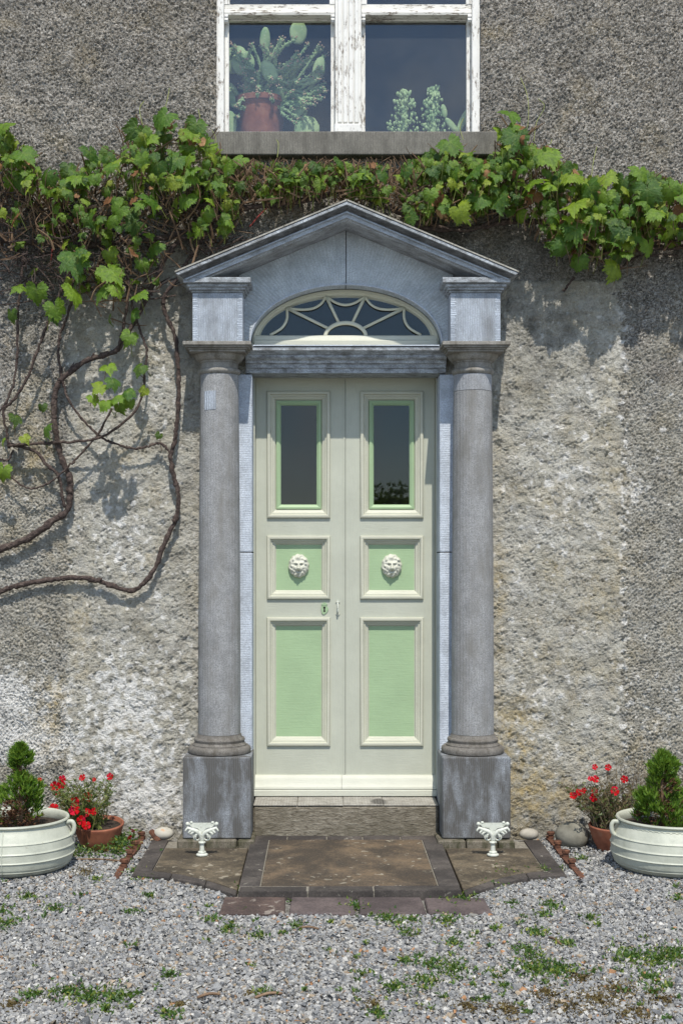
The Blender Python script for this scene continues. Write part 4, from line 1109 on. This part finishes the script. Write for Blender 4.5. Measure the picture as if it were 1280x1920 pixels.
def bedding(X, Y, flowers, label, seed, dry, spread, nstem, hmax):
    rg2 = random.Random(seed); z0 = .13
    root = thing('flowering_plant', label, 'flowers', (X, Y, z0))
    st = MB(); lf = MB(); dl = MB()
    tips = []
    for px, py, yy, sz in flowers:
        c = P(px, py, yy); tips.append(c); add_flower(root, c, sz*1.32, rg2)
    for i in range(nstem):
        a = rg2.uniform(spread[0], spread[1]); h_ = rg2.uniform(.3, 1)**.7*hmax
        tips.append(Vector((X + a*(.4+.6*h_/hmax), Y + rg2.uniform(-.14,.12), z0+h_)))
    for t_ in tips:
        b0 = Vector((X+rg2.uniform(-.10,.10), Y+rg2.uniform(-.08,.08), z0))
        if t_.z < z0: b0.z = z0+.02
        mid = (b0+t_)/2 + Vector((rg2.uniform(-.03,.03), rg2.uniform(-.03,.02), .02))
        sp = spline([b0, mid, t_+Vector((0,.006,-.006))], 6); st.tube(sp, [.0026-.0001*i for i in range(len(sp))], 4)
        for q in sp[2:]:
            for _ in range(rg2.randint(1,4)):
                d = Vector((rg2.uniform(-1,1), rg2.uniform(-1,.6), rg2.uniform(-.3,1)))
                if rg2.random() < dry: blade(dl, q, d, rg2.uniform(.012,.028), rg2.uniform(.004,.009), rg2)
                else: blade(lf, q, d, rg2.uniform(.014,.032), rg2.uniform(.007,.014), rg2)
    stuff(st.build('stems', M_dry if dry > .5 else M_stem, root)); stuff(lf.build('leaves', M_plantleaf, root, fix=False)); stuff(dl.build('withered_leaves', M_dryleaf, root, fix=False))
fl = [(75,1463,-.3,.013),(118,1461,-.25,.020),(104,1474,-.3,.023),(116,1471,-.27,.020),(110,1489,-.28,.014),(101,1516,-.42,.024),(155,1458,-.22,.017),(142,1503,-.35,.024),(140,1519,-.38,.026),(164,1495,-.3,.023),
      (177,1462,-.2,.011),(207,1456,-.2,.017),(163,1524,-.36,.021),(177,1522,-.34,.020),(153,1538,-.40,.022),(162,1548,-.42,.021)]
bedding(BL-.06, -.27, fl, 'leggy plant with many open red flowers in the left terracotta bowl', 8, .34, (-.26,.2), 74, .31)
fr2 = [(1114,1438,-.25,.014),(1139,1439,-.25,.016),(1115,1461,-.28,.018),(1106,1460,-.25,.013),(1170,1461,-.25,.018),(1151,1483,-.33,.022),(1113,1485,-.32,.019),(1084,1486,-.33,.017),(1074,1492,-.33,.018),(1093,1482,-.3,.014),(1112,1496,-.34,.018)]
bedding(BR-.02, -.25, fr2, 'half withered plant with a few red flowers in the right terracotta bowl', 9, .74, (-.30,.22), 120, .27)
# trailing seedling between bowl and edging iron
rg2 = random.Random(77); root = thing('flowering_plant', 'low green seedling with red buds beside the left edging iron', 'flowers', (-1.33,-.32,0))
lf = MB()
for i in range(420):
    c = Vector((-1.345+rg2.gauss(0,.045), -.33+rg2.gauss(0,.13), rg2.uniform(.005,.09))); blade(lf, c, Vector((rg2.uniform(-1,1),rg2.uniform(-1,.5),rg2.uniform(0,1))), rg2.uniform(.015,.035), rg2.uniform(.010,.018), rg2)
stuff(lf.build('leaves', M_weed, root, fix=False))
for px, py, yy in ((243,1570,-.35),(250,1557,-.28),(244,1590,-.42)): add_flower(root, P(px,py,yy), .017, rg2, (rg2.uniform(-.6,.6),-.5,-.4))
lf = MB(); root = thing('seedling_clump', 'green seedlings growing under the left terracotta bowl', 'seedlings', (-1.56,-.42,0))
for i in range(360):
    c = Vector((-1.55+rg2.gauss(0,.11), -.45+rg2.gauss(0,.06), rg2.uniform(.0,.06))); blade(lf, c, Vector((rg2.uniform(-1,1),rg2.uniform(-1,.5),rg2.uniform(0,1))), rg2.uniform(.012,.028), rg2.uniform(.010,.016), rg2)
stuff(lf.build('leaves', M_weed, root, fix=False))
# dry wispy shrub at the wall
root = thing('dry_shrub', 'dry wispy grey-brown shrub at the wall behind the right pot', 'shrub', (1.83,-.2,0))
m = MB(); lf = MB()
for i in range(260):
    bx_ = 1.83+rg2.uniform(-.28,.50); h_ = rg2.uniform(.26,.54)
    pts = [Vector((bx_, -.22+rg2.uniform(-.1,.1), 0)), Vector((bx_+rg2.uniform(-.04,.04), -.2, h_*.55)), Vector((bx_+rg2.uniform(-.09,.09), -.18+rg2.uniform(-.06,.06), h_))]
    sp = spline(pts, 5); m.tube(sp, [.0024-.00014*k for k in range(len(sp))], 3)
    for q in sp[4:]:
        for _ in range(2): blade(lf, q, Vector((rg2.uniform(-1,1),rg2.uniform(-1,1),rg2.uniform(-.2,1))), rg2.uniform(.010,.022), .004, rg2)
stuff(m.build('stems', M_dry, root)); stuff(lf.build('leaves', M_dryleaf, root, fix=False))

# ------------------------------------------------------------------ grape vine
vine = thing('grape_vine', 'grape vine trained along the wall over the doorway with trailing brown stems', 'vine', (-2.0, -.1, 0))
rv = random.Random(99)
def gnarl(pts, r0, r1, rg2, n=9):
    sp = spline(pts, 9); k = len(sp); rr = []
    for i in range(k):
        t_ = i/(k-1); rr.append(.86*(r0+(r1-r0)*t_)*(1+.13*math.sin(i*.9+rg2.random())+rg2.uniform(-.10,.12)+(.35 if rg2.random() < .04 else 0)))
    sp = [p + Vector((rg2.gauss(0,.0022), rg2.gauss(0,.0022), rg2.gauss(0,.0022))) for p in sp]
    m = MB().tube(sp, rr, n)
    for _ in range(k//9):
        i = rg2.randrange(2, k-2); d = Vector((rg2.gauss(0,1), -abs(rg2.gauss(0,.7)), rg2.gauss(0,1))).normalized(); r_ = rr[i]
        m.ell(sp[i]+d*r_*.35, (r_*1.05,r_*1.05,r_*1.1), 7, 5, 0, .15, None, rg2)
        if rg2.random() < .5: m.tube([sp[i], sp[i]+d*r_*1.6, sp[i]+d*r_*1.9+Vector((rg2.gauss(0,.012),-.004,rg2.uniform(0,.03)))], [r_*.5,r_*.3,r_*.15], 5)
    return m
def br(pxs, r0, r1, y0=-.07, y1=-.09, n=9):
    k = len(pxs); pts = []
    for i, q in enumerate(pxs):
        Y = q[2] if len(q) > 2 else y0+(y1-y0)*i/(k-1)
        pts.append(P(q[0], q[1], Y))
    gnarl(pts, r0, r1, rv, n).build('branch', M_bark, vine, True)
br([(-190,1580,-.04),(-150,1330,-.04),(-60,1140),(0,1110),(41,1096),(103,1086),(158,1083),(206,1096),(251,1107),(289,1069),(309,1017),(330,972),(335,931),(327,897),(320,856),(328,828),(333,780),(335,725),(333,673),(328,629),(311,591),(307,570),(311,551),(330,525),(360,476),(394,424),(412,397),(450,390)], .0190, .0130, -.034, -.11)
br([(-230,1590,-.06),(-170,1250,-.06),(-60,1060),(0,1031),(52,1010),(100,976),(127,955),(132,904),(117,862),(107,821),(101,773),(107,725),(120,708),(155,680),(192,667),(223,653),(247,612),(272,567),(300,506),(330,457),(380,430)], .026, .015, -.045, -.13)
br([(17,835),(103,830),(165,826),(206,811),(254,770),(268,732),(272,697),(275,656),(261,615),(247,567),(240,500),(250,450)], .010, .008, -.10, -.18, 7)
br([(117,711),(131,752),(162,794),(196,823),(234,838),(268,840),(299,831),(320,849)], .0085, .009, -.10, -.07, 7)
br([(210,766),(186,811),(151,852),(124,880),(89,907),(55,916),(24,897),(0,870)], .0085, .006, -.12, -.08, 7)
br([(14,832),(65,845),(86,869),(110,893),(117,931),(122,950)], .012, .011, -.09, -.08, 7)
br([(45,470),(40,540),(34,580),(33,663),(24,725),(7,763),(-20,790)], .010, .008, -.14, -.10, 7)
br([(140,470),(110,560),(93,598),(72,653),(52,708),(24,752),(7,770),(14,814),(17,840)], .010, .010, -.16, -.09, 7)
br([(120,470),(137,540),(127,591),(113,629),(110,663),(117,711)], .010, .010, -.16, -.10, 7)
br([(-40,862),(0,862),(17,862),(24,845)], .009, .007, -.07, -.07, 7)
br([(223,653),(232,610),(240,560),(236,500),(225,455)], .012, .009, -.12, -.2, 7)
br([(-90,448,-.10),(0,452),(60,455),(150,460),(250,452),(330,440),(400,412),(450,392),(520,384,-.12),(580,374,-.12),(640,360,-.12),(700,376,-.12),(760,404,-.12),(800,428),(875,428),(961,415),(1025,419),(1085,439),(1130,456),(1194,466),(1280,464),(1380,470)], .020, .017, -.12, -.13, 9)
br([(940,400),(900,425),(860,432),(800,418),(740,395),(700,380)], .013, .008, -.16, -.13, 7)
br([(1050,430),(1120,470),(1170,460),(1230,455),(1290,450)], .011, .008, -.17, -.15, 7)
br([(1085,439),(1110,480),(1160,500),(1200,480),(1270,478)], .010, .006, -.13, -.12, 7)
br([(1075,520),(1060,540),(1055,545)], .009, .005, -.06, -.05, 6)
# leaf shapes
def leaf_mesh(seed, mat):
    rg2 = random.Random(seed)
    lobes = [(0,1.0),(55,.90),(-55,.90),(108,.78),(-108,.78)]
    lobes = [(a+rg2.uniform(-7,7), r*rg2.uniform(.92,1.08)) for a, r in lobes]
    fold = rg2.uniform(-.40,.05); cup = rg2.uniform(-1.1,.25); droop = rg2.uniform(-.2,1.1); tw = rg2.uniform(-.6,.6); ph = rg2.uniform(0,6.28)
    def zz(x, y, vein):
        r = math.hypot(x, y); a = math.atan2(x, -y)
        return cup*r*r*.5 + fold*abs(x) - droop*max(0, -y)**2*.5 + tw*x*y + .07*(1-vein)*r + .09*r*r*math.sin(3*a+ph)
    sd_ = rg2.uniform(.70,.84)
    keys = sorted([(a, 1, r) for a, r in lobes] + [(a, 0, r) for a, r in ((28,sd_),(-28,sd_),(82,sd_*.93),(-82,sd_*.93),(150,.66),(-150,.66),(168,.36),(-168,.36))])
    verts = [(0, 0, 0)]; vein = [1.0]; fs = []; K = len(keys)
    for a, v, r in keys:
        q = R(a); rr = r*(.55 if v else .62); x, y = rr*math.sin(q), -rr*math.cos(q)
        verts.append((x, y, zz(x, y, v) + rg2.uniform(-.02,.02))); vein.append(1.0 if v else 0.0)
    for i in range(K-1): fs.append((0, 1+i, 2+i))
    oi = []; own = []
    for i, (a, v, r) in enumerate(keys):
        pts = [(a, r*(1.04 if v else .97), v)]
        if i < K-1:
            b = keys[i+1]
            if abs(b[0]-a) > 20: pts += [(a+(b[0]-a)*.22, (r*.78+b[2]*.22)*.90, 0), (a+(b[0]-a)*.42, (r*.58+b[2]*.42)*1.09, 0), (a+(b[0]-a)*.60, (r*.40+b[2]*.60)*.94, 0), (a+(b[0]-a)*.80, (r*.20+b[2]*.80)*1.08, 0)]
        for a_, r_, v_ in pts:
            q = R(a_); r_ *= rg2.uniform(.95,1.05); x, y = r_*math.sin(q), -r_*math.cos(q)
            oi.append(len(verts)); own.append(i); verts.append((x, y, zz(x, y, v_) + rg2.uniform(-.03,.03))); vein.append(float(v_))
    for j in range(len(oi)-1):
        i = own[j]; fs.append((1+i, oi[j], oi[j+1]))
        if own[j+1] != i: fs.append((1+i, oi[j+1], 2+i))
    m = MB(); m.add([(x, y+.25, z) for x, y, z in verts], [f[::-1] for f in fs])
    me = bpy.data.meshes.new('leaf'); me.from_pydata(m.v, [], m.f); me.materials.append(mat)
    me.attributes.new('vein','FLOAT','POINT').data.foreach_set('value', vein)
    me.polygons.foreach_set('use_smooth', [True]*len(me.polygons)); me.update()
    return me, m.v, m.f, vein
LV = [leaf_mesh(i, M_leaf) for i in range(9)]; LD = [leaf_mesh(i+20, M_deadleaf) for i in range(2)]
top_c = [(-60,235),(0,222),(40,275),(75,310),(100,345),(130,300),(200,275),(240,235),(300,212),(350,235),(385,240),(410,282),(450,292),(560,296),(640,296),(760,296),(830,268),(850,258),(890,290),(925,290),(955,215),(985,245),(1040,292),(1100,318),(1140,352),(1165,335),(1200,310),(1240,325),(1290,340),(1400,350)]
bot_c = [(-60,470),(0,470),(60,410),(110,470),(150,545),(200,570),(260,560),(300,490),(360,460),(420,440),(450,400),(480,372),(560,372),(640,366),(700,372),(750,395),(800,418),(870,410),(950,392),(1000,440),(1050,468),(1100,480),(1160,500),(1200,455),(1290,462),(1400,465)]
def lerp(c, x):
    for (a, ya), (b, yb) in zip(c[:-1], c[1:]):
        if a <= x <= b: return ya+(yb-ya)*(x-a)/(b-a)
    return c[-1][1]
tw = MB(); tg = MB(); tb = MB(); placed = []
def leaf_matrix(c, size, rg2, outward=1.0):
    n_ = Vector((rg2.gauss(0,.55), -outward*rg2.uniform(.35,1.1), rg2.uniform(-.15,1.0))).normalized()
    t_ = Vector((rg2.gauss(0,.55), -.15, -1)); t_ = (t_ - n_*t_.dot(n_)).normalized()
    y_ = -t_; x_ = y_.cross(n_)
    M_ = Matrix((x_, y_, n_)).transposed().to_4x4()
    return Matrix.Translation(c) @ M_ @ Matrix.Scale(size, 4)
def put_leaf(px, py, Y, szpx, dead=False):
    placed.append((P(px, py, Y), szpx*.5*(8+Y)/F, dead))
manual = [(30,785,34,-.16),(80,765,22,-.14),(85,806,34,-.18),(47,822,26,-.16),(5,886,42,-.2),(3,830,24,-.18),(298,817,17,-.10),(203,690,40,-.36),(186,726,38,-.38),(214,716,34,-.40),(238,736,36,-.38),(200,757,38,-.40),(224,766,36,-.38),(243,755,32,-.36),(176,750,30,-.36),(215,745,34,-.42),
  (262,690,32,-.2),(272,733,24,-.2),(242,633,40,-.22),(140,486,66,-.36),(142,552,56,-.34),(106,582,50,-.32),(68,550,50,-.30),(35,537,34,-.26),(100,590,40,-.28),(212,510,60,-.34),(192,543,48,-.32),(220,545,42,-.34),(260,553,42,-.28),(245,590,36,-.24),(8,235,46,-.36),(4,262,52,-.30),(48,290,58,-.36),(85,330,48,-.32),(30,335,50,-.30),
  (305,222,58,-.34),(368,237,50,-.24),(255,245,50,-.32),(270,262,50,-.30),(150,330,52,-.36),(170,290,46,-.3),(290,310,52,-.40),(330,300,50,-.38),(355,330,48,-.38),(220,395,50,-.42),(285,380,52,-.4),(250,420,50,-.3),(350,375,44,-.36),(372,430,36,-.26),(290,462,40,-.24),(415,425,30,-.2),
  (845,272,58,-.28),(957,215,52,-.32),(965,262,66,-.38),(955,300,52,-.36),(938,248,40,-.28),(1025,290,66,-.38),(1000,340,58,-.42),(1070,330,56,-.38),(1075,385,62,-.44),(885,320,54,-.42),(862,395,54,-.42),(900,375,52,-.40),(935,380,50,-.40),(1135,335,50,-.36),(1200,325,50,-.38),(1212,365,64,-.44),(1160,435,50,-.42),(1130,370,50,-.38),(1230,395,52,-.42),(1258,360,50,-.38),(1078,430,54,-.40),(1055,465,50,-.36),(1082,492,44,-.28),(1155,505,50,-.26),(1040,460,40,-.30),(1215,465,44,-.3),(1260,425,44,-.34),(1165,345,48,-.34),(1105,355,50,-.36),(985,300,44,-.32),
  (770,410,32,-.38),(560,330,40,-.3),(640,305,36,-.28),(540,335,36,-.3),(450,300,36,-.26),(600,345,30,-.3),(665,330,40,-.32),(720,330,34,-.32),(760,320,34,-.32)]
for px, py, sz, Y in manual: put_leaf(px, py, Y, sz*1.02)
N = 0
while N < 1700:
    px = rv.uniform(-50, 1340)
    t0, b0 = lerp(top_c, px), lerp(bot_c, px)
    f_ = rv.random()**1.35
    cl_k = .5+.28*math.sin(px/21+1)+.22*math.sin(px/47+f_*5)+.2*math.sin(px/9.3+f_*7)
    if rv.random() > (cl_k if 430 < px < 800 else .35+.65*cl_k): continue
    if 60 < px < 420 and f_ > .5 and rv.random() < .72: continue
    if px < 120 and f_ > .4 and rv.random() < .7: continue
    py = t0 + 14 + (b0-t0-18)*f_
    bulge = math.sin(math.pi*min(1, max(0, .15+.8*f_)))
    Y = -.08 - rv.random()**.8*(.20+.16*bulge)
    mid = 430 < px < 800
    sz = rv.uniform(13, 32) if mid else rv.uniform(15, 40)
    if rv.random() < .5: sz *= .62
    if mid: Y *= .8
    put_leaf(px, py, Y, sz, rv.random() < .055); N += 1
for i in range(12): put_leaf(rv.uniform(20,300), rv.uniform(440,610), -rv.uniform(.12,.3), rv.uniform(18,40), rv.random() < .2)
placed.sort(key=lambda q: -q[1]*(1 + (-q[0].y)*1.2))
inv = Matrix.Translation(-wloc(vine)); rest_v = []; rest_f = []; rest_a = []; rest_m = []
for i, (c, size, dead) in enumerate(placed):
    size *= 1.08
    if c.y + size*.45 > -.02: c = Vector((c.x, -.02-size*.45, c.z))
    M_ = leaf_matrix(c, size, rv); src = rv.choice(LD if dead else LV)
    if i < 300:
        o = bpy.data.objects.new('leaf', src[0]); col.objects.link(o); o.parent = vine; o.matrix_basis = inv @ M_
    else:
        b_ = len(rest_v); rest_v += [tuple(M_ @ Vector(v)) for v in src[1]]; rest_f += [tuple(b_+j for j in f) for f in src[2]]; rest_a += src[3]
        rest_m += [1 if dead else 0]*len(src[2])
    a = M_ @ Vector((0,.25,0))                             # petiole back into the vine
    e = a + Vector((rv.uniform(-.05,.05), rv.uniform(.02,.10), rv.uniform(-.10,.0)-.02)); e.y = min(e.y, -.03)
    (tg if rv.random() < .6 else tw).tube([a, (a+e)/2+Vector((0,-.01,.01)), e], [.0016,.0020,.0024], 4)
me = bpy.data.meshes.new('small_leaves'); off = wloc(vine)
me.from_pydata([(x-off.x, y-off.y, z-off.z) for x,y,z in rest_v], [], rest_f); me.materials.append(M_leafdark); me.materials.append(M_deadleaf)
me.polygons.foreach_set('material_index', rest_m); me.polygons.foreach_set('use_smooth', [True]*len(me.polygons))
me.attributes.new('vein','FLOAT','POINT').data.foreach_set('value', rest_a); me.update()
o = bpy.data.objects.new('small_leaves', me); col.objects.link(o); o.parent = vine; stuff(o)
# spurs, dead twigs and shoots
N = 0
while N < 1500:
    px = rv.uniform(-40, 1330); t0, b0 = lerp(top_c, px), lerp(bot_c, px)
    if px < 430 and rv.random() < .3: b0 += 40
    py = rv.uniform(t0+35, b0+12); Y = -rv.uniform(.05,.26)
    c = P(px, py, Y); ln = rv.uniform(.05,.24); a = rv.gauss(0,.7) if rv.random() < .7 else rv.uniform(-1.6,1.6)
    d = Vector((math.sin(a), rv.uniform(-.55,.15), math.cos(a)))
    if (c+d*ln).y > -.03: d.y = -abs(d.y)
    e = c + d*ln; zt = P(px, t0+8, Y).z
    if e.z > zt: e.z = zt
    mid = (c+e)/2 + Vector((rv.gauss(0,.018), rv.gauss(0,.01), rv.gauss(0,.012)))
    r = rv.uniform(.0018,.0055); tw.tube(spline([c, mid, e], 3), [r*1.2]*3+[r]*3+[r*.7], 4); N += 1
for i in range(260):
    px = rv.uniform(-20, 420); py = rv.uniform(360, 500 if px > 330 else 560); Y = -rv.uniform(.05,.22)
    c = P(px, py, Y); a = rv.uniform(-1.9,1.9); ln = rv.uniform(.08,.32); e = c+Vector((math.sin(a)*ln, rv.uniform(-.06,.02), math.cos(a)*ln*.8)); e.y = min(e.y, -.035)
    mid = (c+e)/2 + Vector((rv.gauss(0,.03), rv.gauss(0,.012), rv.gauss(0,.02))); r = rv.uniform(.0022,.006)
    tb.tube(spline([c, mid, e], 3), [r*1.1]*3+[r]*3+[r*.6], 5)
for pts in ([(300,225),(312,195),(318,165)],[(985,255),(990,220),(988,180),(975,145)],[(1000,265),(1005,230),(1020,200),(1008,185)],[(1108,330),(1112,300),(1118,275)],[(868,262),(862,240),(868,222)],[(372,262),(377,235),(372,205)],[(1008,280),(1030,270),(1033,262)],[(268,235),(262,205),(270,190)],[(395,290),(405,262),(398,245)],[(520,295),(522,270),(518,262)]):
    tg.tube(spline([P(x, y, -.2+.05*i) for i, (x, y) in enumerate(pts)], 4), .0024, 5)
for pts in ([(468,425),(485,405),(503,387)],[(95,500),(100,455),(104,435)]):
    m = MB().tube(spline([P(x, y, -.12) for x, y in pts], 4), .0045, 6); m.build('red_shoot', mat_simple('red_shoot', [(.3,(.22,.035,.03)),(.7,(.30,.06,.05))], 20, .6, 0), vine, True)
stuff(tw.build('twigs', M_twig, vine, fix=False)); stuff(tb.build('old_canes', M_bark, vine, fix=False)); stuff(tg.build('shoots', M_stem, vine, fix=False))

# ------------------------------------------------------------------ gravel
rg_ = np.random.default_rng(5); NG = 122000
gy = -(rg_.random(NG*2)**.92)*3.75 ; gx = rg_.uniform(-2.75, 2.7, NG*2)
half = 1.75 + (gy+3.75)/3.75*.95
ok = np.abs(gx) < half
inc = (np.abs(gx) < .572) & (gy > -1.42); inw = (np.abs(gx) < 1.18) & (gy > -.90)
tt = np.clip((1.185-np.abs(gx))/(1.185-.588), 0, 1); inw |= (np.abs(gx) < 1.185) & (gy > (-.905-.435*tt**1.9-.10))
bkx0, bkx1 = CX+(415-VX)/F*6.4, CX+(917-VX)/F*6.4
inb = (gx > bkx0+.012) & (gx < bkx1-.012) & (gy > -1.725) & (gy < -1.42)
bedl = (gy > -.42) & (np.abs(gx) > 1.3) & (rg_.random(NG*2) < .55)
ok &= ~(inc | inw | inb | bedl)
gx, gy = gx[ok][:NG], gy[ok][:NG]; n = len(gx)
base = np.array([(-1,-1,-1),(1,-1,-1),(1,1,-1),(-1,1,-1),(-1,-1,1),(1,-1,1),(1,1,1),(-1,1,1)], float)
sz = rg_.lognormal(np.log(.0060), .34, n)
vv = base[None]*(1 + rg_.uniform(-.45,.20,(n,8,3))); vv[:,4:,:2] *= .78
vv *= np.stack([rg_.uniform(.8,1.35,n), rg_.uniform(.7,1.1,n), rg_.uniform(.40,.8,n)], 1)[:,None,:]
vv *= sz[:,None,None]
q = rg_.normal(size=(n,4)); q[:,1:3] *= .30; q /= np.linalg.norm(q, axis=1)[:,None]
w_,x_,y_,z_ = q.T
Rm = np.stack([np.stack([1-2*(y_*y_+z_*z_),2*(x_*y_-z_*w_),2*(x_*z_+y_*w_)],1),np.stack([2*(x_*y_+z_*w_),1-2*(x_*x_+z_*z_),2*(y_*z_-x_*w_)],1),np.stack([2*(x_*z_-y_*w_),2*(y_*z_+x_*w_),1-2*(x_*x_+y_*y_)],1)],1)
vv = np.einsum('nij,nkj->nki', Rm, vv)
hh = .003 + rg_.random(n)*.012
vv += np.stack([gx, gy, hh], 1)[:,None,:]
fq = np.array([(4,5,6,7),(0,1,5,4),(1,2,6,5),(2,3,7,6),(3,0,4,7)])
FQ = (fq[None] + (np.arange(n)*8)[:,None,None]).reshape(-1,4)
gme = np_mesh('gravel', vv.reshape(-1,3), FQ, [M_gravel], 4, False)
pal = np.array([(.44,.44,.43),(.335,.342,.35),(.255,.265,.28),(.18,.19,.205),(.11,.115,.125),(.56,.555,.54),(.30,.295,.28),(.38,.31,.23),(.38,.21,.11),(.22,.19,.15)])
ch = rg_.choice(len(pal), n, p=[.20,.27,.21,.10,.03,.05,.07,.035,.012,.023])
tone = pal[ch]*rg_.uniform(.8,1.15,(n,1))*np.array([[1.02,1.0,.955]]); tone = np.concatenate([np.clip(tone,0,1), np.ones((n,1))], 1)
if len(gme.vertices) == n*8:
    gme.attributes.new('tone','FLOAT_COLOR','POINT').data.foreach_set('color', np.repeat(tone, 8, 0).astype(np.float32).ravel())
go = bpy.data.objects.new('gravel', gme); col.objects.link(go); stuff(go)
tag(go, 'loose grey and white crushed gravel covering the forecourt', 'gravel')

# ------------------------------------------------------------------ weeds in the gravel
rw = random.Random(31); m = MB(); mo = MB()
cl_ = [(rw.uniform(0,1280), 1660+260*rw.random(), rw.uniform(3,9)) for _ in range(60)] + [(rw.uniform(640,1280), 1720+200*rw.random(), rw.uniform(5,13)) for _ in range(34)] + [(52,1687,20),(102,1710,22),(5,1715,22),(10,1740,30),(280,1685,14),(240,1717,12),(400,1730,18),(430,1747,20),(485,1762,18),(555,1742,18),(317,1837,16),(60,1875,24),(125,1868,34),(165,1880,34),(220,1877,36),(197,1900,18),(490,1867,16),(320,1910,20),(530,1757,10),
 (665,1707,26),(720,1728,26),(765,1755,20),(770,1732,18),(840,1733,26),(850,1775,22),(1035,1705,24),(1017,1722,16),(1005,1755,26),(985,1790,30),(1000,1825,46),(1045,1825,40),(850,1825,40),(740,1860,30),(760,1810,20),(800,1847,26),(1180,1800,42),(1230,1807,36),(1265,1795,40),(1215,1842,28),(712,1910,20),(1105,1727,18),(1060,1775,20),(620,1676,14),(455,1674,16),(540,1672,18),(690,1674,14),(950,1642,26),(1020,1638,30),(925,1665,24),(860,1690,30),(250,1640,14),(275,1650,22),(180,1655,14),(1090,1615,16),(1270,1690,14),(960,1700,14),(870,1580,10)]
for px, py, w in cl_:
    c = G(px, py); k = (CD+c.y)/F
    for i in range(int(w*w*.15)+(22 if w > 12 else 6)):
        r = abs(rw.gauss(0,.62))*w*k; a = rw.uniform(0,6.28)
        p = Vector((c.x+r*math.cos(a)*1.15, c.y+r*math.sin(a)*1.6, rw.uniform(.008,.022)))
        blade(m, p, Vector((rw.uniform(-1,1), rw.uniform(-1,1), rw.uniform(.15,1.0))), rw.uniform(.012,.030), rw.uniform(.007,.014), rw)
for px, py, w in ((950,1900,40),(1160,1860,40),(1090,1840,30),(300,1640,20),(160,1640,26),(1030,1640,20),(1020,1868,34),(1120,1880,56),(1190,1905,50),(1060,1895,40),(700,1890,20),(880,1895,26),(20,1890,26),(470,1872,14),(1240,1880,30),(340,1892,18)):
    c = G(px, py); k = (CD+c.y)/F
    for i in range(int(w*13)):
        r = abs(rw.gauss(0,.5))*w*k; a = rw.uniform(0,6.28)
        p = Vector((c.x+r*math.cos(a)*1.2, c.y+r*math.sin(a)*1.5, rw.uniform(.006,.018)))
        blade(mo, p, Vector((rw.uniform(-1,1), rw.uniform(-1,1), rw.uniform(0,.7))), rw.uniform(.008,.020), rw.uniform(.004,.009), rw)
tag(stuff(m.build('weeds', M_weed, None, fix=False)), 'small green weeds sprouting through the gravel', 'weeds')
tag(stuff(mo.build('moss', M_moss, None, fix=False)), 'brown dried moss and leaf litter on the gravel', 'moss')
for (a, b, lab, r) in (((370,1880),(414,1874),'pale broken twig lying on the left gravel',.006), ((478,1880),(530,1872),'dark bent twig on gravel below the pavers',.006), ((1028,1765),(1052,1780),'short orange twig on the right gravel',.005), ((140,1618),(232,1622),'dry brown stalk beneath the left terracotta bowl',.005), ((560,1748),(598,1750),'small reddish stick just below the paver row',.005)):
    p, q = G(*a)+Vector((0,0,.02)), G(*b)+Vector((0,0,.02)); mid = (p+q)/2+Vector((0,.01,.006))
    tag(MB().tube(spline([p,mid,q],4), [r*.7]+[r]*7+[r*.5], 6).build('fallen_twig', M_twig, None, True, origin=tuple(p)), lab, 'twig')

# ------------------------------------------------------------------ tree behind the camera, seen mirrored in the door glass
tr = thing('tree', 'dark tree mirrored low in the glass of the right door leaf', 'tree', (3.1, -55, 0)); rt = random.Random(12)
MB().tube([(3.1,-55,0),(3.15,-55,1.6),(3.2,-55,3.4)], [.22,.17,.07], 10).build('trunk', M_bark, tr, True)
m = MB()
for i in range(2600):
    a = rt.uniform(0,6.28); u = rt.uniform(-1,1); r = rt.random()**.4
    k = 1+.25*math.sin(a*3+u*4)
    c = Vector((3.2+2.2*k*r*math.cos(a)*math.sqrt(1-u*u), -55+2.0*k*r*math.sin(a)*math.sqrt(1-u*u), 3.3+2.0*r*u*k))
    blade(m, c, Vector((rt.uniform(-1,1),rt.uniform(-1,1),rt.uniform(-.4,1))), rt.uniform(.2,.4), rt.uniform(.15,.3), rt)
m.build('crown', M_conif, tr, fix=False)
